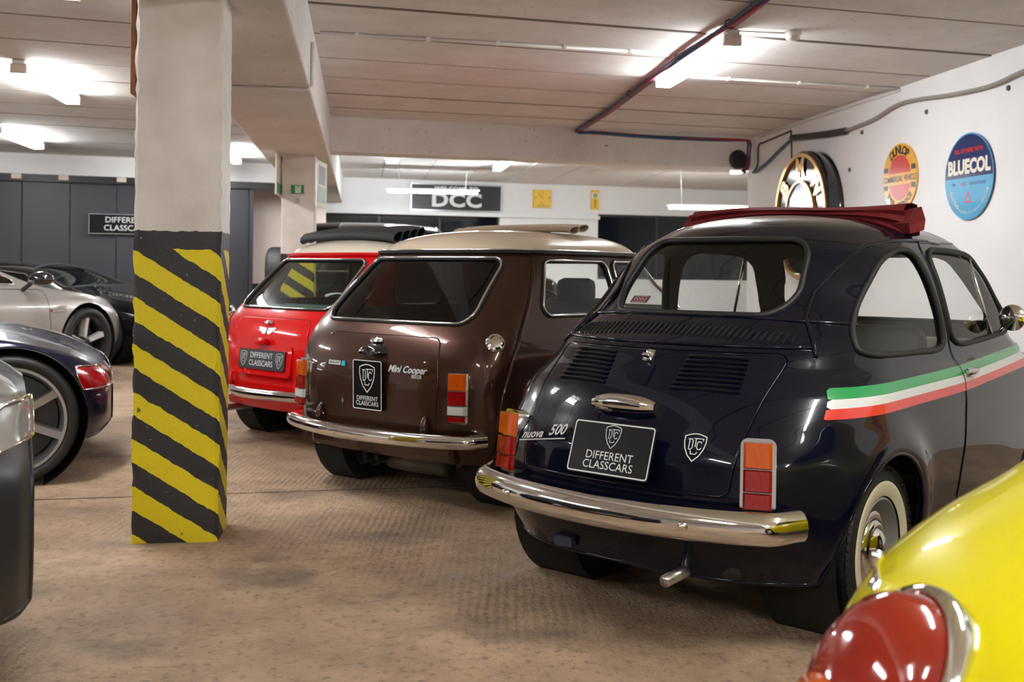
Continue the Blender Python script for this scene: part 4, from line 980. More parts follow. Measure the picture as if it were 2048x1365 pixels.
        for y in (.03, .115): mb = MB(); mb.tube([(-.05, y, .20), (-.35, y, .20), (-.43, y, .195)], .034, 16, cap=False); mb.lathe([(.030, 0), (.001, 0)], 16, frame((-.40, y, .196), (-1, 0, 0))); mb.build('exhaust_tip', plain('exhaust_dark', (.05, .045, .04), .35, .8), root, True)
        mb = MB(); mb.tube([(-.30, .02, .20), (-.28, -.12, .19), (-.26, -.32, .19)], .065, 16); mb.build('silencer', plain('silencer', (.10, .09, .075), .5, .6), root, True)
    else:
        p, n = B.rear(0, .56); Mp = frame(Vector((p.x - .020, .0, .545)), Vector((-1, 0, .12)))
        plate(root, Mp, .50, .125, [('DIFFERENT', 0, .024, .05), ('CLASSCARS', 0, -.026, .05)], None, [(-.195, 0, .095), (.195, 0, .095)], face=plain('plate_grey', (.03, .03, .033), .35), border=False)
        mb = MB(); mb.prism(rrect(.60, .20, .03), -.03, -.012, Mp); mb.build('plate_recess', body, root, angle=30)
        mb = MB(); mb.box((0, .115, .01), (.11, .045, .05), Mp, .015); mb.build('plate_lamp', body, root, angle=40)
        p, n = B.rear(0, .725); M = frame(p + n * .006, n); mb = MB(); mb.lathe([(.020, 0), (.018, .006), (.001, .007)], 20, M)
        for sg in (-1, 1):
            for k in range(4): mb.prism([(sg * .018, .014 - .009 * k), (sg * (.085 - .014 * k), .020 - .010 * k), (sg * (.082 - .014 * k), .012 - .010 * k), (sg * .018, .007 - .009 * k)][::sg], 0, .004, M)
        bd = mb.build('wing_badge', CHROME, root); mb = MB(); mb.prism(rrect(.020, .024, .006), .007, .009, M); mb.build('badge_centre', plain('badge_green', srgb(10, 90, 70), .3), bd)
        p, n = B.side(-.30, .79, 1); mb = MB(); mb.lathe([(.042, 0), (.046, .006), (.040, .018), (.001, .020)], 28, frame(p, n)); mb.build('fuel_cap', CHROME, root, angle=40)
        mb = MB(); mb.tube([(-.1, .42, .20), (-.42, .42, .20), (-.60, .42, .195)], .022, 14, cap=False); mb.build('exhaust_pipe', STEEL, root, True)
    for sg in (-1, 1):
        p, n = B.rear(sg * .532, .54); nn = Vector((-1, sg * .38, .04)).normalized(); M = frame(p + nn * .002, nn)
        rounded_box_lens(root, M, .088, .225, .040, [(.36, AMBER, 'amber_lens'), (.30, REDLENS, 'red_lens'), (.20, CLEARLENS, 'clear_lens'), (.14, REDLENS, 'reflector')])
    mb = MB(); path = []
    for t in np.linspace(-1, 1, 45):
        y = .648 * math.sin(t * math.pi / 2 * .98); q = abs(y) / .648; path.append(Vector((-.575 + .13 * q ** 2.6 + .07 * max(0, q - .95) / .05, y, .335 + .008 * q)))
    prof = [(-.03, -.034), (.008, -.030), (.022, -.014), (.026, .004), (.018, .024), (.0, .034), (-.035, .030), (-.03, .024), (.0, .024), (.014, .0), (.004, -.022), (-.03, -.026)]
    mb.sweep(path[::-1], prof); mb.build('bumper', CHROME, root, angle=50)
    for y in (-.36, .36):
        mb = MB(); p, n = B.rear(y, .40); mb.tube([p + n * .02 + Vector((0, 0, -.05)), p + n * .028, p + n * .022 + Vector((0, 0, .03)), p + n * .008 + Vector((0, 0, .045))], [.018, .018, .014, .006], 10); mb.build('bumper_iron', body, root, True)
    wst = 'steel' if kind == 'brown' else {'n': 8, 'w0': .12, 'w1': .2, 'rim': ALLOY, 'spoke': ALLOY}
    for x in (0, 2.036):
        for sg in (-1, 1): wheel(root, x, sg * .595, .247, .155, .135, wst, 0, sg, False, x == 0)
    # folded sunroof fabric
    if kind == 'brown': cm, xs0, wd, hh, yw = plain('beige_canvas', srgb(176, 156, 132), .8, bump=.1, bscale=150), .66, .16, .040, .42
    else: cm, xs0, wd, hh, yw = plain('black_canvas', (.012, .012, .013), .7, bump=.1, bscale=150), .30, .26, .075, .50
    ys = np.linspace(-yw, yw, 36); nf = 4 if kind == 'red' else 2
    for k in range(nf):
        mb = MB(); G = []
        for y in ys:
            zr = roof_z(B, xs0, float(y)); e = (abs(y) / yw) ** 6
            t0 = 1.352 + hh * (.45 + .55 * (k + 1) / nf) - hh * .25 * e; z0 = max(zr - .01, t0 - hh * 1.0)
            xc2 = xs0 + (k - (nf - 1) / 2) * wd / nf; w2 = wd / nf * .56
            G.append([(xc2 + w2 * math.cos(a) + .02 * (t0 - z0) / hh * math.sin(a), y, (z0 + t0) / 2 + (t0 - z0) / 2 * math.sin(a)) for a in np.linspace(0, 2 * math.pi, 14, endpoint=False)])
        mb.add([v for r in G for v in r], [(i * 14 + j, i * 14 + (j + 1) % 14, (i + 1) * 14 + (j + 1) % 14, (i + 1) * 14 + j) for i in range(len(ys) - 1) for j in range(14)])
        for i in (0, len(ys) - 1):          # looped pleat ends
            c = G[i]; mb.tube([Vector(p) for p in c], .004, 5, True)
        mb.build('roof_fabric' if k == 0 else 'fabric_fold', cm, root, angle=60)
    # cabin
    SEAT = plain('seat_dark' if kind == 'brown' else 'seat_cream', (.03, .028, .027) if kind == 'brown' else srgb(150, 150, 140), .6)
    for y in (-.32, .32):
        mb = MB(); mb.box((1.02, y, .44), (.48, .46, .14), bev=.05); mb.box((.80, y, .72), (.13, .44, .52), bev=.05); mb.box((.78, y, 1.02), (.09, .24, .14), bev=.04); mb.build('front_seat', SEAT, root, angle=40)
    mb = MB(); mb.box((.28, 0, .46), (.42, 1.0, .14), bev=.05); mb.box((.04, 0, .68), (.12, 1.05, .40), bev=.04); mb.build('rear_bench', SEAT, root, angle=40)
    mb = MB(); mb.box((-.13, 0, .868), (.28, 1.05, .02), bev=.008); mb.build('parcel_shelf', plain('shelf_' + kind, (.03, .03, .03) if kind == 'brown' else srgb(120, 132, 124), .8), root)
    mb = MB(); mb.box((1.42, 0, .84), (.16, 1.1, .10), bev=.03); mb.build('dashboard', BLACK, root)
    M = Matrix.Translation((1.22, .32, .86)) @ Matrix.Rotation(math.radians(-50), 4, 'Y'); mb = MB(); mb.tube([(.18 * math.cos(a), .18 * math.sin(a), 0) for a in np.linspace(0, 2 * math.pi, 36, endpoint=False)], .012, 8, True, M)
    for a in (0, 2.09, 4.19): mb.tube([(0, 0, -.02), (.18 * math.cos(a), .18 * math.sin(a), 0)], .010, 6, M=M)
    mb.build('steering_wheel', BLACK if kind == 'brown' else STEEL, root, True)
    return root
BROWN = paint('brown_metallic', (0.055, 0.024, 0.017), .55, .32); CREAM = paint('cream_roof', srgb(200, 182, 158), 0, .3); RED = paint('red_paint', (.62, .005, .006), 0, .3); IVORY = paint('ivory_roof', srgb(228, 218, 200), 0, .3)
build_mini(-.380, 5.596, .6785, 'brown metallic vintage two-door car with beige roof and tinted rear window', BROWN, CREAM, 'brown')
build_mini(-1.25, 7.20, .745, 'bright red vintage two-door car with ivory roof and folded black fabric sunroof', RED, IVORY, 'red')
# ---------------------------------------------------------------- the other cars, lofted bodies
def loft_car(root, rows, paintm, wheels, r, rim, style, side_win=None, screen=None, front_x=None, door_x=None, cut_low=None, tw=.24, liner=True, arch_r=None):
    L = LoftBody(rows, 130, 34); S = L.full; ar = arch_r or r + .045
    for x, yy in wheels: S = S.cut(arch(S.P, x, r, ar, .3, 1.0))[1]
    if side_win:
        ga, S = S.cut(big(S.P, (np.abs(S.P[:, 1]) > .3) & (S.P[:, 2] > .7), sdf(side_win, .03, S.P[:, 0], S.P[:, 2])))
        for g in (ga.keep(ga.P[:, 1] < 0), ga.keep(ga.P[:, 1] > 0)):
            if g.F: g.offset(-.004).obj('side_window', GLASS_DK, root); g.rim('window_trim', CHROME, root, .008, .003, 6)
    if screen:
        g, S = S.cut(big(S.P, S.P[:, 2] > .7, sdf(screen, .05, S.P[:, 0], S.P[:, 1]))); g.offset(-.003).obj('windscreen', GLASS_GREEN, root); g.rim('screen_seal', RUBBER, root, .010, .0, 6)
    return L, S
GLASS_DK = glass('smoked_glass', (.25, .27, .27))
# silver coupe
SILVER = paint('silver_paint', srgb(172, 166, 162), .55, .3)
def two_tone_wheels(): return {'n': 5, 'w0': .17, 'w1': .26, 'rim': plain('rim_dark', (.02, .02, .022), .3, .5), 'spoke': plain('spoke_polished', (.75, .75, .76), .35, .35), 'ph': .25, 't': .4}
root = car_root('coupe_car', -5.13, 11.05, math.radians(18), 'silver grey coupe with chrome side vent and five spoke wheels before the dark sliding door')
rows = [(-2.6, .93, .22, .95, .80, 1.20, .60, 1.28), (-1.6, .93, .20, .93, .82, 1.22, .58, 1.31), (-.95, .94, .20, .92, .84, 1.10, .62, 1.18), (-.45, .95, .20, .90, .85, .93, .75, .98), (0, .96, .20, .86, .86, .88, .7, .92), (.4, .92, .22, .78, .80, .80, .6, .83), (.68, .78, .26, .68, .66, .69, .5, .72), (.82, .60, .32, .58, .5, .59, .4, .61), (.86, .45, .36, .54, .4, .55, .3, .56)]
W = [(0, 0), (-2.75, 0)]
L, S = loft_car(root, rows, SILVER, W[:1], .36, .265, None, [(-2.45, .975), (-.72, .945), (-1.30, 1.195), (-1.75, 1.215), (-2.45, 1.20)], None)
dl = lambda P, g: big(P, np.abs(P[:, 1]) > .5, sdf([(-1.75, .30), (-1.75, .925), (-.55, .90), (-.52, .30)], .05, P[:, 0], P[:, 2]) - g)
d, S = S.cut(dl(S.P, .003)); d = d.cut(dl(d.P, -.003))[0]
for sg in (-1, 1): d.keep(d.P[:, 1] * sg > 0).obj('door', SILVER, root)
S.obj('body', SILVER, root); end_caps(L, SILVER, root);
for sg in (-1, 1): wheel(root, 0, sg * .83, .36, .25, .27, two_tone_wheels(), 0, sg, tread=False)
well(root, 0, .36, .40, .55, .40)
for sg in (-1,):
    mb = MB(); M = Matrix.Translation((-.80, sg * 1.07, 1.0)) @ Matrix.Rotation(.15, 4, 'Z'); G = [[(.085 * math.cos(a) * math.sin(t), .125 * math.cos(t), .075 * math.sin(a) * math.sin(t) * (1.0 if math.sin(a) > 0 else .8)) for a in np.linspace(0, 2 * math.pi, 20, endpoint=False)] for t in np.linspace(.08, math.pi - .08, 12)]
    mb.add([v for q in G for v in q], [(i * 20 + j, i * 20 + (j + 1) % 20, (i + 1) * 20 + (j + 1) % 20, (i + 1) * 20 + j) for i in range(11) for j in range(20)] + [tuple(range(20)), tuple(220 + j for j in range(20))], M); mb.tube([(.02, .12, -.04), (.02, .20, -.10)], .022, 8, M=M); mb.build('door_mirror', GLOSSBLK, root, angle=60)
    mb = MB(); mb.box((-.43, sg * .952, .70), (.20, .02, .035), bev=.008); mb.box((-.38, sg * .955, .735), (.10, .02, .012), bev=.004); mb.build('side_vent', CHROME, root)
# black sports car
root = car_root('sports_car', -4.54, 13.18, math.radians(103), 'low black sports car with large windscreen behind the silver coupe')
BLKP = paint('black_paint', (.004, .004, .0045), 0, .2)
rows = [(-2.5, .88, .22, .85, .78, 1.04, .55, 1.10), (-1.7, .92, .18, .86, .80, 1.10, .55, 1.19), (-1.1, .93, .18, .85, .82, 1.05, .60, 1.14), (-.5, .94, .18, .82, .80, .86, .72, .91), (0, .95, .18, .79, .82, .80, .65, .82), (.6, .90, .20, .68, .74, .69, .55, .71), (1.0, .76, .24, .57, .6, .58, .45, .60), (1.2, .5, .28, .48, .4, .49, .3, .50)]
L, S = loft_car(root, rows, BLKP, [(0, 0)], .345, .25, None, [(-2.3, .88), (-.75, .865), (-1.15, 1.03), (-1.7, 1.085), (-2.3, 1.03)], [(-1.12, -.56), (-.52, -.70), (-.46, 0), (-.52, .70), (-1.12, .56), (-1.18, 0)])
S.obj('body', BLKP, root); end_caps(L, BLKP, root)
mb = MB(); mb.box((-.70, 0, .76), (.30, 1.3, .08), bev=.02); mb.build('dashboard', plain('dash_teal', srgb(40, 62, 62), .5), root)
M = Matrix.Translation((-.92, -.35, .86)) @ Matrix.Rotation(math.radians(-60), 4, 'Y'); mb = MB(); mb.tube([(.17 * math.cos(a), .17 * math.sin(a), 0) for a in np.linspace(0, 2 * math.pi, 28, endpoint=False)], .014, 8, True, M); mb.build('steering_wheel', BLACK, root, True)
for y in (-.36, .36): mb = MB(); mb.box((-1.35, y, .68), (.14, .42, .52), bev=.05); mb.build('front_seat', BLACK, root)
for sg in (-1, 1): wheel(root, 0, sg * .82, .345, .24, .25, {'n': 5, 'w0': .12, 'w1': .22, 'rim': plain('rim_dark', (.02, .02, .022)), 'spoke': plain('spoke_grey', (.12, .12, .12), .35, .8), 'dark': 1}, 0, sg, tread=False)
well(root, 0, .345, .385, .55, .38)
for sg in (-1, 1): mb = MB(); M = frame((.90, sg * .64, .60), (.8, sg * .3, .5)); mb.lathe([(.07, 0), (.06, .02), (.001, .03)], 20, M @ Matrix.Scale(1.5, 4, (1, 0, 0))); mb.build('headlight', plain('headlamp', (.5, .52, .52), .1, .4, coat=1), root, True)
# dark blue grand tourer
DBLUE = paint('dark_blue_paint', (.010, .010, .030), .45, .28)
root = car_root('touring_car', -2.88, 6.29, math.radians(-112), 'dark blue metallic car tail with seven spoke silver alloy wheel and red corner lamp')
rows = [(-.50, .50, .28, .50, .42, .52, .35, .535), (-.475, .62, .26, .535, .52, .555, .42, .57), (-.41, .76, .22, .585, .66, .605, .5, .62), (-.28, .87, .20, .655, .77, .675, .6, .69), (0, .93, .18, .735, .83, .75, .62, .77), (.6, .92, .18, .80, .80, .84, .6, .87), (1.4, .90, .18, .84, .80, 1.08, .55, 1.14), (2.4, .90, .18, .80, .80, .84, .7, .88), (3.1, .75, .22, .62, .62, .64, .5, .66), (3.3, .55, .28, .52, .42, .54, .35, .55)]
L, S = loft_car(root, rows, DBLUE, [(0, 0), (2.6, 0)], .335, .27, None, [(.8, .865), (2.1, .85), (1.75, 1.02), (1.2, 1.06), (.95, 1.0)], None, arch_r=.375)
tl, S = S.cut(big(S.P, (np.abs(S.P[:, 1]) > .35), sdf([(-.56, .475), (-.34, .475), (-.30, .60), (-.56, .57)], .012, S.P[:, 0], S.P[:, 2])))
for sg in (-1, 1): g = tl.keep(tl.P[:, 1] * sg > 0); g.offset(.003).obj('tail_light', REDLENS, root); g.rim('lamp_trim', CHROME, root, .004, .004, 6)
S.obj('body', DBLUE, root); end_caps(L, DBLUE, root)
S.rim('arch_edge', DBLUE, root, .008, -.002, 6, pick=lambda q: q[:, 2].mean() < .7 and abs(q[:, 1]).mean() > .5)
for x in (0, 2.6):
    for sg in (-1, 1): wheel(root, x, sg * .81, .335, .23, .272, {'n': 7, 'w0': .17, 'w1': .20, 'rim': ALLOY, 'spoke': ALLOY, 'ph': .12, 't': .35}, 0, sg, tread=False)
    well(root, x, .335, .372, .50, .42)
mb = MB(); mb.box((1.3, 0, .24), (3.4, 1.3, .06)); mb.build('floor_pan', DARK, root)
# grey car with black cladding, mostly outside the picture
root = car_root('crossover_car', -1.725, 2.76, math.radians(-116), 'car corner with black plastic bumper cladding and clear lamp beside the dark blue car')
rows = [(-.43, .60, .36, .72, .44, .79, .36, .82), (-.40, .72, .36, .74, .53, .81, .44, .84), (-.30, .82, .36, .79, .66, .86, .54, .89), (0, .88, .36, .84, .80, .93, .66, .97), (.8, .88, .34, .86, .80, 1.0, .66, 1.04), (2.0, .88, .34, .84, .80, .98, .66, 1.02), (2.9, .7, .36, .7, .6, .78, .5, .8)]
GREYP = paint('grey_paint', srgb(150, 150, 150), .5, .3); CLAD = plain('black_cladding', (.012, .012, .013), .42, bump=.08, bscale=250)
L, S = loft_car(root, rows, GREYP, [(0, 0), (2.4, 0)], .335, .25, None, None, None, arch_r=.37)
lo, S = S.cut(S.P[:, 2] - .765 - .10 * np.clip(S.P[:, 0] + .1, 0, .3)); lo.offset(.004).obj('bumper_cladding', CLAD, root); S.obj('body', GREYP, root); end_caps(L, CLAD, root)
lo.rim('cladding_edge', CLAD, root, .010, .0, 6, pick=lambda q: abs(q[:, 1]).mean() > .4)
ln = L.full; ln = ln.keep((ln.P[:, 1] > .3)); ln = ln.cut(sdf([(-.44, .72), (-.34, .715), (-.35, .80), (-.44, .80)], .02, ln.P[:, 0], ln.P[:, 2]))[0]; ln.offset(.010).obj('corner_lamp', plain('lens_smoke', (.32, .32, .31), .15, coat=1), root); ln.offset(.010).rim('lamp_trim', CHROME, root, .006, 0, 6)
for x in (0, 2.4):
    for sg in (-1, 1): wheel(root, x, sg * .80, .335, .22, .245, {'n': 5, 'w0': .16, 'w1': .2, 'rim': ALLOY, 'spoke': ALLOY}, 0, sg, tread=False)
    well(root, x, .335, .368, .50, .40)
mb = MB(); mb.box((1.2, 0, .36), (3.0, 1.3, .06)); mb.build('floor_pan', DARK, root)
# black off-roader with spare wheel
root = car_root('off_roader', -3.22, 15.2, math.radians(82), 'tall black off-road car with covered spare wheel behind the far pillar')
rows = [(0, .80, .45, 1.02, .78, 1.62, .66, 1.70), (.06, .86, .42, 1.05, .82, 1.66, .70, 1.75), (1.2, .87, .42, 1.06, .83, 1.68, .72, 1.79), (2.1, .87, .42, 1.06, .83, 1.64, .70, 1.74), (2.45, .87, .42, 1.06, .83, 1.40, .72, 1.46), (2.75, .86, .42, 1.05, .82, 1.10, .76, 1.14), (3.7, .82, .45, 1.0, .76, 1.02, .7, 1.06), (3.8, .70, .5, .95, .66, .97, .6, 1.0)]
L, S = loft_car(root, rows, BLKP, [(.75, 0), (3.1, 0)], .38, .24, None, [(.15, 1.10), (2.45, 1.10), (2.10, 1.60), (.15, 1.60)], [(2.12, -.66), (2.72, -.74), (2.72, .74), (2.12, .66)], arch_r=.43)
S.obj('body', BLKP, root); end_caps(L, BLKP, root)
for x in (.75, 3.1):
    for sg in (-1, 1): wheel(root, x, sg * .74, .38, .24, .22, {'n': 5, 'w0': .2, 'w1': .25, 'rim': ALLOY, 'spoke': ALLOY}, 0, sg, tread=False)
mb = MB(); M = Matrix.Translation((-.02, .12, 1.05)) @ Matrix.Rotation(-math.pi / 2, 4, 'Y'); mb.lathe([(.001, .24), (.30, .235), (.36, .21), (.385, .16), (.385, .02), (.36, 0)], 44, M); mb.build('spare_wheel_cover', plain('vinyl_black', (.008, .008, .008), .6), root, angle=40)
mb = MB(); mb.box((1.9, 0, .45), (3.5, 1.4, .08)); mb.build('floor_pan', DARK, root)
# yellow car close by
YELLOW = paint('yellow_paint', srgb(214, 200, 8), 0, .3)
root = car_root('rounded_car', 1.27, 1.42, .72, 'bright yellow round-winged car tail with large oval red tail lamp, next to the navy car')
rows = [(.26, .66, -.66, .55, 2.3, 2.6, .5), (.40, .74, -.76, .60, 2.3, 2.7, .5), (.55, .77, -.77, .62, 2.2, 2.7, .5), (.65, .745, -.70, .62, 2.1, 2.6, .5), (.72, .69, -.58, .60, 2.1, 2.4, .5), (.78, .62, -.38, .58, 2.1, 2.2, .4), (.86, .56, -.05, .55, 2.1, 2.0, .4), (1.0, .53, .25, .55, 2.2, 1.8, .4), (1.2, .48, .45, .5, 2.3, 1.55, .3), (1.33, .36, .6, .45, 2.3, 1.4, .3), (1.39, .2, .75, .3, 2.2, 1.3, .3), (1.41, .02, .95, .05, 2, 1.1, .05)]
B = SliceBody(rows, 110, 60, 60, 14, None, .04); S = B.full; S = S.cut(np.minimum(arch(S.P, 0, .31, .35), arch(S.P, 2.0, .31, .35)))[1]
gw, S = S.cut(big(S.P, (S.P[:, 0] < .5) & (np.abs(S.P[:, 1]) < .45) & (S.P[:, 2] > .9), sdf([(-.36, .95), (.36, .95), (.28, 1.22), (-.28, 1.22)], .08, S.P[:, 1], S.P[:, 2]))); gw.obj('rear_window', GLASS_DK, root); gw.rim('window_seal', RUBBER, root, .014, 0, 8)
gw, S = S.cut(big(S.P, (np.abs(S.P[:, 1]) > .38) & (S.P[:, 2] > .9), sdf([(.25, .96), (1.4, .96), (1.15, 1.28), (.5, 1.28)], .08, S.P[:, 0], S.P[:, 2])))
for g in (gw.keep(gw.P[:, 1] < 0), gw.keep(gw.P[:, 1] > 0)): g.obj('side_window', GLASS_DK, root); g.rim('window_seal', RUBBER, root, .012, 0, 8)
S.obj('body', YELLOW, root); well(root, 0, .31, .345, .42, .30); well(root, 2.0, .31, .345, .42, .30)
mb = MB(); mb.box((.95, 0, .27), (2.8, 1.15, .04)); mb.build('floor_pan', DARK, root)
for x in (0, 2.0):
    for sg in (-1, 1): wheel(root, x, sg * .63, .31, .15, .195, 'steel', 0, sg, tread=False)
for sg in (-1, 1):
    p, n = B.rear(sg * .56, .60); nn = (n + Vector((-.35, sg * .15, .10))).normalized(); M = frame(p - n * .005, nn) @ Matrix.Scale(.80, 4, (1, 0, 0))
    mb = MB(); mb.lathe([(.142, -.03), (.146, .0), (.142, .012), (.130, .016), (.124, .010)], 48, M); b0 = mb.build('tail_light', CHROME, root, angle=60)
    mb = MB(); mb.lathe([(.126, .006), (.122, .030), (.105, .058), (.07, .078), (.03, .085), (.001, .086)], 48, M); mb.build('lamp_lens', plain('lens_deep_red', (.24, .010, .003), .08, coat=1), b0, True)
    mb = MB(); mb.lathe([(.055, .04), (.05, .088), (.001, .092)], 20, M @ Matrix.Translation((0, -.055, 0)) @ Matrix.Scale(.5, 4, (0, 1, 0))); mb.build('amber_insert', AMBER, b0, True)
p, n = B.rear(.66, .66); mb = MB(); mb.lathe([(.014, 0), (.010, .008), (.006, .02), (.006, .035), (.010, .042), (.008, .052), (.001, .055)], 14, Matrix.Translation(p)); mb.build('aerial_base', CHROME, root, True)
# ---------------------------------------------------------------- signs on the right wall
def wallR(px, py, off=.0): return at_plane(px, py, (XW - off, 0, 0), (-1, 0, 0))
def disc_sign(name, cpx, ry_px, top, bot, label):
    c = wallR(cpx, (top + bot) / 2, .02); zt = wallR(cpx, top, .02).z; zb = wallR(cpx, bot, .02).z; R = (zt - zb) / 2
    o = empty(name, (XW - .004, c.y, (zt + zb) / 2), 0, label=label, cat='sign'); return o, R
WN = Matrix(((0, 0, -1, 0), (-1, 0, 0, 0), (0, 1, 0, 0), (0, 0, 0, 1)))      # local x -> -Y, y -> Z, z -> -X (out of the wall)
def flat_disc(R, z, mat, name, root, n=64, pts=None):
    mb = MB(); p = pts or [(R * math.cos(a), R * math.sin(a)) for a in np.linspace(0, 2 * math.pi, n, endpoint=False)]
    mb.add([(x, y, z) for x, y in p], [tuple(range(len(p)))], WN); return mb.build(name, mat, root)
def seg_poly(R, y0, y1, n=24):
    """slice of a disc between two heights"""
    a0, a1 = math.asin(max(-1, min(1, y0 / R))), math.asin(max(-1, min(1, y1 / R)))
    r = [(R * math.cos(a), R * math.sin(a)) for a in np.linspace(a0, a1, n)]; return r + [(-x, y) for x, y in r[::-1]]
def arc_text(root, s, R, size, a_mid, step, mat, z, flip=False, name='lettering', bold=0.0):
    mb = MB(); n = len(s)
    for k, ch in enumerate(s):
        if ch == ' ': continue
        a = math.radians(a_mid) - (k - (n - 1) / 2) * step * (-1 if flip else 1); v, f = text_mesh(ch, size, bold=bold)
        M = WN @ Matrix.Translation((R * math.cos(a), R * math.sin(a), z)) @ Matrix.Rotation(a - math.pi / 2 + (math.pi if flip else 0), 4, 'Z'); mb.add(v, f, M)
    return mb.build(name, mat, root)
def ptext(root, s, size, x, y, mat, z, name='lettering', sx=1.0, rot=0.0, **kw):
    v, f = text_mesh(s, size, **kw); mb = MB(); mb.add(v, f, WN @ Matrix.Translation((x, y, z)) @ Matrix.Rotation(rot, 4, 'Z') @ Matrix.Scale(sx, 4, (1, 0, 0))); return mb.build(name, mat, root)
E_NAVY = plain('enamel_navy', srgb(28, 44, 96), .2, coat=.5); E_BLUE = plain('enamel_blue', srgb(70, 160, 205), .2, coat=.5); E_RED = plain('enamel_red', srgb(205, 42, 28), .25, coat=.5); E_YEL = plain('enamel_yellow', srgb(236, 168, 30), .25, coat=.5); E_BLK = plain('enamel_black', srgb(40, 34, 28), .3); E_CRM = plain('enamel_cream', srgb(236, 230, 214), .3)
o, R = disc_sign('enamel_sign', 1936, 0, 266, 440, 'round blue enamel sign lettered BLUECOL with small red triangle'); k = R
mb = MB(); mb.lathe([(R, 0), (R, .012), (.001, .012)], 64, WN); mb.build('sign_plate', E_NAVY, o, angle=40)
flat_disc(R, .0130, E_BLUE, 'rim_print', o, pts=None); flat_disc(R * .965, .0135, E_NAVY, 'upper_field', o, pts=seg_poly(R * .965, -.02 * k, R * .965)); flat_disc(R * .965, .0136, E_BLUE, 'lower_field', o, pts=seg_poly(R * .965, -R * .965, -.02 * k))
ptext(o, 'FILL UP HERE WITH', .135 * k, 0, .60 * k, E_RED, .0145, bold=.004 * k); ptext(o, 'BLUECOL', .44 * k, 0, .22 * k, E_CRM, .0145, sx=.92, bold=.022 * k)
ptext(o, 'The', .12 * k, -.62 * k, -.16 * k, E_NAVY, .0145, shear=.3); ptext(o, 'safe', .14 * k, -.2 * k, -.16 * k, E_RED, .0145, shear=.3); ptext(o, 'anti-freeze', .15 * k, .38 * k, -.16 * k, E_NAVY, .0145, shear=.3)
mb = MB(); ribbon(mb, [(-.11 * k, -.58 * k), (.11 * k, -.58 * k), (0, -.38 * k)], .075 * k, .0145, WN, True); mb.build('triangle_mark', E_RED, o)
arc_text(o, 'SMITHS', .82 * k, .13 * k, 222, .115, E_CRM, .0145, True, bold=.003 * k); arc_text(o, 'accessory for better motoring', .83 * k, .105 * k, 288, .062, E_CRM, .0145, True)
o, R = disc_sign('enamel_sign', 1798, 0, 287, 424, 'round orange enamel sign lettered DUNLOP COMMERCIAL VEHICLE with red centre'); k = R
mb = MB(); mb.lathe([(R, 0), (R, .012), (.001, .012)], 64, WN); mb.build('sign_plate', E_YEL, o, angle=40)
flat_disc(R * .66, .0130, E_RED, 'red_centre', o); mb = MB(); mb.box((0, -.04 * k, .0133), (1.96 * k, .34 * k, .0006), WN); mb.build('centre_band', E_YEL, o)
arc_text(o, 'DUNLOP', .80 * k, .34 * k, 90, .235, E_BLK, .0145, bold=.012 * k); ptext(o, 'COMMERCIAL VEHICLE', .235 * k, 0, -.04 * k, E_BLK, .0145, sx=.80, bold=.006 * k); arc_text(o, 'TYRE SERVICE', .82 * k, .24 * k, 270, .16, E_BLK, .0145, True, bold=.006 * k)
for sx, sy in ((-1, .42), (1, .42), (-1, -.42), (1, -.42)):
    mb = MB(); c = (sx * .80 * k, sy * .62 * k); mb.box((c[0], c[1], .0134), (.24 * k, .15 * k, .0006), WN @ Matrix.Identity(4)); mb.build('arrow_mark', E_BLK, o)
# big round badge sign with deep black rim
c = wallR(1612, 432, .1); R = .62; o = empty('round_badge_sign', (XW - .004, c.y, 1.70), 0, label='large round black rimmed badge sign with gold letters and blue white centre', cat='sign')
mb = MB(); mb.lathe([(R * .97, .17), (R * 1.02, .15), (R * 1.04, .10), (R * 1.0, .03), (R * 1.03, 0), (R * 1.03, -.002)], 72, WN); mb.lathe([(R * .97, .15), (.001, .15)], 72, WN); mb.build('sign_drum', GLOSSBLK, o, angle=40)
GOLD = plain('gold_trim', srgb(214, 160, 96), .25, .6)
for r0, r1 in ((.93, .99), (.52, .56)):
    mb = MB(); mb.lathe([(R * r0, .152), (R * r0, .176), (R * r1, .176), (R * r1, .152)], 72, WN); mb.build('gold_ring', GOLD, o, angle=40)
for q in range(4):
    mb = MB(); a = np.linspace(q * math.pi / 2, (q + 1) * math.pi / 2, 14); mb.add([(0, 0, .160)] + [(R * .52 * math.cos(t), R * .52 * math.sin(t), .160) for t in a], [tuple(range(15))], WN); mb.build('roundel_quarter', plain('roundel_blue', srgb(96, 110, 215), .15, coat=1) if q % 2 else plain('roundel_white', srgb(240, 240, 240), .15, coat=1), o)
for ch, an in (('B', 143), ('M', 90), ('W', 37)):
    v, f = text_mesh(ch, .40 * R, bold=.012); a = math.radians(an); M = WN @ Matrix.Translation((R * .745 * math.cos(a), R * .745 * math.sin(a), .168)) @ Matrix.Rotation(a - math.pi / 2, 4, 'Z'); mb = MB(); mb.add(v, f, M); mb.build('gold_letter', GOLD, o)
# yellow banner with red bars, added beyond view to colour the navy door's reflection
o = empty('reflection_banner', (XW - .004, 2.6, 1.15), 0, label='plain yellow banner with red bars on the right wall', cat='banner')
mb = MB(); mb.box((0, 0, .004), (2.2, .5, .006), WN); mb.build('banner_sheet', E_YEL, o); mb = MB(); mb.box((0, .10, .009), (1.6, .09, .002), WN); mb.build('red_bar', E_RED, o); mb = MB(); mb.box((0, -.12, .009), (1.6, .09, .002), WN); mb.build('red_bar', E_RED, o)
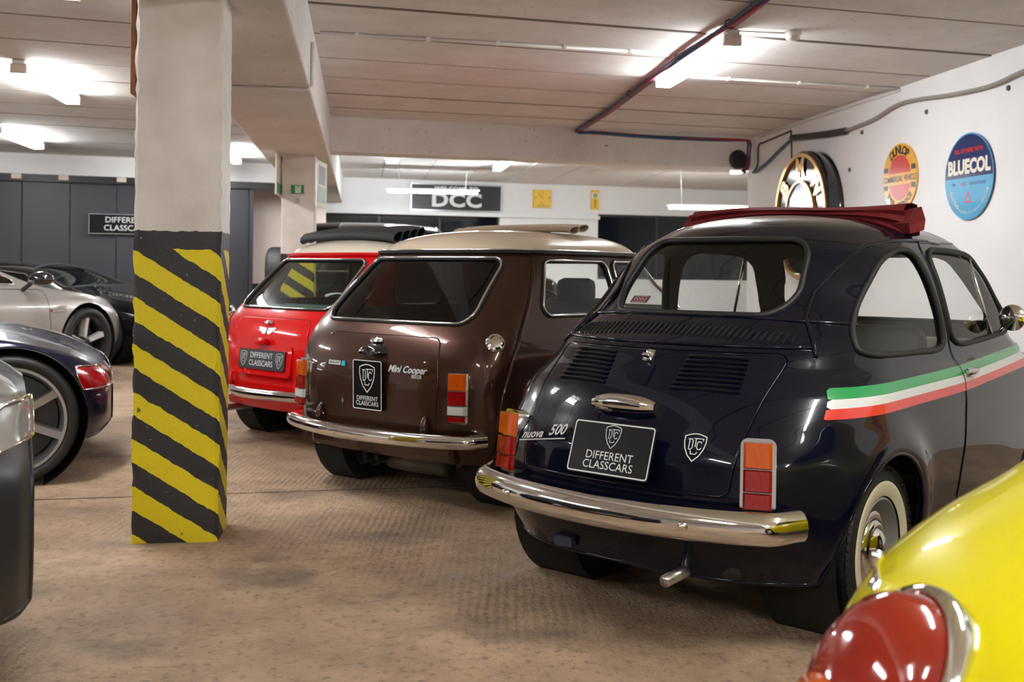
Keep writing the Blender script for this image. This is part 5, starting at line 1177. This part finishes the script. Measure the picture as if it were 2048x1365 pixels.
# wall fixings
for px, py in ((2018, 176), (1854, 224), (1725, 265), (1700, 340)):
    p = wallR(px, py, .0); mb = MB(); mb.lathe([(.020, 0), (.020, .008), (.012, .016), (.001, .016)], 12, Matrix.Translation((XW, p.y, p.z)) @ WN); t = mb.build('wall_bolt', plain('bolt_grey', (.12, .11, .10), .6, .5), None, True); tagit(t, 'small grey bolt head left in the white wall above the enamel signs', 'bolt', 'bolts in the white wall')
# cables and conduits
def run(name, pts, r, mat, label, cat, n=8, group=None):
    mb = MB(); mb.tube(pts, r, n); o = mb.build(name, mat, None, True); return tagit(o, label, cat, group)
CW = plain('conduit_white', srgb(225, 220, 216), .45); CG = plain('cable_grey', srgb(150, 145, 140), .5); CR = plain('cable_red', srgb(170, 26, 34), .45); CB = plain('cable_blue', srgb(40, 80, 120), .5)
def smooth_pts(P, n=6):
    P = [Vector(p) for p in P]; out = []
    for i in range(len(P) - 1):
        p0, p1, p2, p3 = P[max(0, i - 1)], P[i], P[i + 1], P[min(len(P) - 1, i + 2)]
        for k in range(n):
            t = k / n; out.append(.5 * ((2 * p1) + (p2 - p0) * t + (2 * p0 - 5 * p1 + 4 * p2 - p3) * t * t + (3 * p1 - p0 - 3 * p2 + p3) * t ** 3))
    return out + [P[-1]]
zc = ZC - .015
path = [at_z(px, py, zc) for px, py in ((1560, -30), (1520, 2), (1462, 45), (1410, 78), (1360, 112), (1308, 150), (1262, 185), (1215, 222), (1160, 256))]
bn = Vector((0, -1, 0)); yb = lambda x: 11.16 + SK * (x + .34) - .015
bp = lambda px, py: at_plane(px, py, (-.34, 11.145, 0), Vector((SK, -1, 0)).normalized())
path2 = [path[-1], bp(1157, 262), bp(1200, 264), bp(1280, 270), bp(1400, 276), bp(1485, 279), bp(1497, 284), bp(1498, 305), bp(1494, 330), bp(1485, 342)]
def bundle(P, label, ties):
    root = empty('cable_bundle', P[0], 0, label=label, cat='cable')
    for k, (m, dx, dz) in enumerate(((CR, .0, 0), (CR, .016, -.006), (CB, -.014, -.004), (CR, .006, -.016), (CB, .012, -.018))):
        rnd = random.Random(k); off = Vector((dx, dx * .3, dz)); pts = [p + off + Vector((rnd.uniform(-.008, .008), rnd.uniform(-.006, .006), rnd.uniform(-.008, 0))) - Vector(P[0]) for p in P]
        mb = MB(); mb.tube(smooth_pts(pts, 5), .013, 6); mb.build('cable', m, root, True)
    for i in ties:
        p = P[i] - Vector(P[0]); mb = MB(); mb.tube([p + Vector((.035 * math.cos(a), .01, .028 * math.sin(a) - .008)) for a in np.linspace(0, 2 * math.pi, 12, endpoint=False)], .004, 5, True); mb.build('cable_tie', BLACK, root, True)
bundle(path, 'bundle of red and blue cables tied slantwise under the ceiling past the bright lamp', (2, 4, 6))
bundle(path2, 'bundle of red and blue cables along the cross beam and down beside the speaker', (2, 3, 4))
def conduit(pts_px, label, z=ZC - .012, r=.011, wall=None, clips=5):
    pts = [at_z(px, py, z) for px, py in pts_px]; root = empty('conduit', pts[0], 0, label=label, cat='conduit'); mb = MB(); mb.tube([p - pts[0] for p in pts], r, 8); mb.build('pipe', CW, root, True)
    for k in range(clips):
        q = pts[0].lerp(pts[-1], (k + .5) / clips) - pts[0]; mb = MB(); mb.box((q.x, q.y, q.z), (.03, .035, .03), bev=.004); mb.build('clip', CW, root)
    return root
conduit([(640, 66), (1325, 106)], 'white conduit clipped across the ceiling between beam and lamp')
conduit([(1385, 154), (1800, 178)], 'white conduit clipped from the ceiling lamp to the right wall', clips=3)
run('conduit', [wallR(px, py, .012) for px, py in ((1800, 180), (1700, 213), (1600, 247), (1520, 274))], .011, CW, 'white conduit run in the corner above the wall signs', 'conduit')
run('wall_cable', smooth_pts([wallR(px, py, .03) for px, py in ((2140, 108), (2048, 142), (1980, 172), (1900, 190), (1830, 200), (1790, 212), (1745, 240), (1690, 262))]), .016, CG, 'thick grey cable sagging along the right wall', 'cable')
run('cable_sleeve', smooth_pts([wallR(px, py, .035) for px, py in ((1692, 262), (1640, 270), (1584, 276))]), .032, plain('sleeve_dark', srgb(58, 54, 52), .6), 'dark foam sleeve round the wall cable', 'sleeve')
run('wall_cable', smooth_pts([wallR(px, py, .03) for px, py in ((1584, 278), (1560, 300), (1535, 325), (1510, 345))]), .016, CB, 'blue cable slanting down from the dark sleeve', 'cable')
run('wall_cable', smooth_pts([wallR(px, py, .015) for px, py in ((1582, 262), (1583, 300), (1583, 330))]), .008, BLACK, 'thin black cable hanging down to the round badge sign', 'cable')
run('wall_cable', smooth_pts([wallR(px, py, .015) for px, py in ((1582, 262), (1530, 284), (1517, 292), (1515, 330), (1505, 346))]), .009, BLACK, 'thin black cable bent down the wall corner', 'cable')
p = bp(1475, 320); mb = MB(); mb.lathe([(.11, 0), (.11, .03), (.085, .05), (.05, .045), (.001, .06)], 28, frame(p, Vector((SK, -1, 0)).normalized())); tagit(mb.build('round_speaker', BLACK, None, angle=40), 'round black speaker on the cross beam beside the red cables', 'speaker')
p = at_z(1586, 64, ZC); root = empty('smoke_detector', (p.x, p.y, ZC - .0), 0, label='white smoke detector on the ceiling', cat='detector'); mb = MB(); mb.lathe([(.055, 0), (.055, -.018), (.045, -.025)], 24); mb.lathe([(.045, -.025), (.045, -.045), (.03, -.055), (.001, -.056)], 24); mb.build('detector_body', CW, root, angle=40)
mb = MB(); mb.tube([p * 0 + Vector((-.05, 0, -.01)), at_z(1432, 60, ZC - .01) - Vector((p.x, p.y, ZC))], .006, 6); mb.build('detector_wire', CW, root)
# conduit on the long beam
root = empty('beam_conduit', (-.33, 8.2, 2.3), 0, label='bent white conduit on the side of the long beam', cat='conduit'); mb = MB(); q = at_plane(625, 85, (-.318, 0, 0), (1, 0, 0)); q2 = at_plane(624, 176, (-.318, 0, 0), (1, 0, 0)); b0 = Vector((-.33, 8.2, 2.3))
w0 = at_z(610, 186, 2.243); w1 = at_z(468, 168, 2.243); mb.tube([q - b0, Vector((q.x, q.y, 2.27)) - b0, Vector((q.x - .03, q.y, 2.243)) - b0, Vector((-.99, q.y, 2.243)) - b0], .011, 8); mb.build('pipe', CW, root, True)
# ---------------------------------------------------------------- back wall: welcome sign, clock, notices
def back_frame(px, py, off): p = on_back(px, py, off); return Matrix(((BWD.x, 0, BWN.x, p.x), (BWD.y, 0, BWN.y, p.y), (0, 1, 0, p.z), (0, 0, 0, 1)))
def back_size(x0, y0, x1, y1): a = on_back(x0, (y0 + y1) / 2); b = on_back(x1, (y0 + y1) / 2); return (b - a).length, abs(on_back((x0 + x1) / 2, y0).z - on_back((x0 + x1) / 2, y1).z)
M = back_frame(913, 396, .03); w, h = back_size(823, 370, 1003, 422); root = empty('welcome_sign', M.translation, math.atan2(BWD.y, BWD.x), label='framed black sign reading WELCOME TO DCC', cat='sign'); LM = Matrix.Rotation(math.pi / 2, 4, 'X')
mb = MB(); mb.box((0, 0, 0), (w, h, .03), LM); mb.build('sign_board', plain('board_black', srgb(34, 34, 38), .4), root)
mb = MB(); pr = [(-w / 2, -h / 2), (w / 2, -h / 2), (w / 2, h / 2), (-w / 2, h / 2)]; ribbon(mb, pr, .04, .02, LM, True); mb.build('sign_frame', STEEL, root)
for s, sz, y, b in (('WELCOME TO', h * .22, h * .33, .004), ('DCC', h * .72, -h * .12, .012)): v, f = text_mesh(s, sz, bold=b, space=1.05); mb = MB(); mb.add(v, f, LM @ Matrix.Translation((0, y, .0175)) @ Matrix.Scale(1.25 if s == 'DCC' else 1.15, 4, (1, 0, 0))); mb.build('lettering', WHITEPRINT, root)
M = back_frame(1084, 398, .02); w, h = back_size(1066, 380, 1101, 416); root = empty('wall_clock', M.translation, math.atan2(BWD.y, BWD.x), label='square yellow wall clock', cat='clock')
mb = MB(); mb.box((0, 0, 0), (w, h, .04), LM, .006); mb.build('clock_case', plain('clock_yellow', srgb(238, 190, 10), .4), root)
for a, l in ((2.62, .28), (2.2, .36), (-.7, .12)): mb = MB(); ribbon(mb, [(0, .06 * h), (l * w * math.cos(a), .06 * h + l * w * math.sin(a))], .012, .022, LM); mb.build('clock_hand', BLACK, root)
for k in range(4): a = k * math.pi / 2; mb = MB(); mb.box((.40 * w * math.cos(a), .06 * h + .40 * h * .8 * math.sin(a), .0215), (.02, .02, .001), LM); mb.build('hour_mark', BLACK, root)
v, f = text_mesh('RENAULT', .05); mb = MB(); mb.add(v, f, LM @ Matrix.Translation((.02, -.40 * h, .0215))); mb.build('lettering', BLACK, root)
M = back_frame(1190, 400, .02); w, h = back_size(1182, 381, 1198, 420); root = empty('thermometer_sign', M.translation, math.atan2(BWD.y, BWD.x), label='narrow yellow and white enamel thermometer plate', cat='sign')
mb = MB(); mb.box((0, 0, 0), (w, h, .02), LM, .004); mb.build('plate', plain('clock_yellow', (1, 1, 1)), root); mb = MB(); mb.box((0, h * .22, .011), (w * .9, h * .28, .002), LM); mb.build('white_field', WHITEPRINT, root); mb = MB(); mb.lathe([(w * .28, .0125), (.001, .0126)], 20, LM @ Matrix.Translation((0, h * .22, 0))); mb.build('round_mark', plain('mark_green', srgb(150, 160, 20), .4), root); mb = MB(); mb.box((0, -h * .2, .011), (w * .12, h * .42, .003), LM); mb.build('scale', BLACK, root)
# ledge under the welcome sign
p = BW0 + BWD * (t_a - .1) + BWN * .0; q = BW0 + BWD * t_c; mb = MB(); mb.sweep([Vector((p.x, p.y, z_a - .02)), Vector((q.x, q.y, z_a - .02))], [(0, -.03), (.10, -.03), (.10, .03), (0, .03)]); o = mb.build('trim_4', WHITEW); o['kind'] = 'structure'
# sign on the sliding door
c = on_leftwall(252, 449, .02); w = (on_leftwall(328, 449) - on_leftwall(180, 449)).length; h = abs(on_leftwall(250, 430).z - on_leftwall(250, 470).z)
root = empty('door_sign', c + LWN * -.0, math.atan2(LWD.y, LWD.x), label='black plate lettered DIFFERENT CLASSCARS on the dark sliding door', cat='sign')
plate(root, LM, w, h, [('DIFFERENT', -.0 * w, .20 * h, h * .40), ('CLASSCARS', -.0 * w, -.20 * h, h * .40)], None, None, 'sign_plate')
# things about the far pillar
p0 = Vector((-.625, 10.795, 0)); q = at_plane(595, 379, (0, 10.79, 0), (0, -1, 0)); root = empty('exit_sign', q, 0, label='small green running man exit sign on the far pillar', cat='sign'); mb = MB(); mb.box((0, 0, 0), (.125, .085, .008), LM); mb.build('sign_plate', plain('exit_green', srgb(0, 140, 60), .5), root)
mb = MB(); mb.box((.005, 0, .0046), (.055, .072, .001), LM); mb.build('door_print', WHITEPRINT, root); mb = MB(); k = .035
for s in (((.0, .7), (-.1, .1), (.25, -.35), (.15, -.9)), ((-.1, .1), (-.3, -.4), (-.7, -.55)), ((.0, .55), (.4, .3), (.6, .45)), ((0, .55), (-.4, .35), (-.55, .0))): ribbon(mb, [(a * k + .005, b * k) for a, b in s], .008, .0055, LM)
mb.add([(.005 + .01 * math.cos(a), .031 + .008 * math.sin(a), .0055) for a in np.linspace(0, 6.2, 10)], [tuple(range(10))], LM); mb.build('running_man', plain('exit_green', (0, 1, 0)), root)
q = at_plane(595, 402, (0, 10.79, 0), (0, -1, 0)); mb = MB(); mb.lathe([(.022, 0), (.022, .012), (.012, .02), (.001, .02)], 16, Matrix.Translation(q) @ LM); tagit(mb.build('key_switch', STEEL, None, True), 'small round metal switch below the green exit sign', 'switch')
def hang(px0, px1, py0, py1, Z, label, mats, nm):
    a = at_depth(px0, py0, Z); b = at_depth(px1, py0, Z + .55); zt = a.z; zb = at_depth(px0, py1, Z).z; d = Vector((b.x - a.x, b.y - a.y, 0)); root = empty(nm, (a.x, a.y, zb), math.atan2(d.y, d.x), label=label, cat='sign'); mb = MB(); w = d.length
    mb.box((w / 2, 0, (zt - zb) / 2), (w, .012, zt - zb)); mb.build('board', mats[0], root)
    for k, (x0, x1, z0, z1, m) in enumerate(mats[1]): 
        for sg in (-1, 1): mb = MB(); mb.box(((x0 + x1) / 2 * w, sg * .0068, (z0 + z1) / 2 * (zt - zb)), ((x1 - x0) * w, .001, (z1 - z0) * (zt - zb))); mb.build('print_field', m, root)
    return root, w, zt - zb
GRN = plain('print_green', srgb(40, 150, 100), .5)
r1, w, h = hang(552, 564, 304, 388, 10.2, 'white hanging board with green print beside the far pillar', (E_CRM, [(.1, .9, .05, .3, GRN)]), 'hanging_board')
mb = MB()
for x in (.12, .85): mb.tube([(x * w, 0, h), (x * w, 0, 2.25 - r1.location.z)], .004, 5)
mb.build('hanging_chain', STEEL, r1)
hang(632, 653, 318, 412, 10.9, 'faded poster board fixed on the right of the far pillar', (plain('poster_pale', srgb(214, 208, 180), .6), [(.1, .9, .1, .45, plain('poster_green', srgb(150, 176, 150), .6)), (.25, .85, .5, .9, plain('poster_dark', srgb(90, 92, 84), .6))]), 'poster_board')
# board on the left face of the near pillar
mb = MB(); mb.box((-.93, 4.62, 2.13), (.022, .14, .60), bev=.003); tagit(mb.build('wooden_board', plain('board_wood', srgb(140, 84, 52), .6, var=.25, bscale=30), None), 'brown wooden board edge on near striped pillar', 'board')
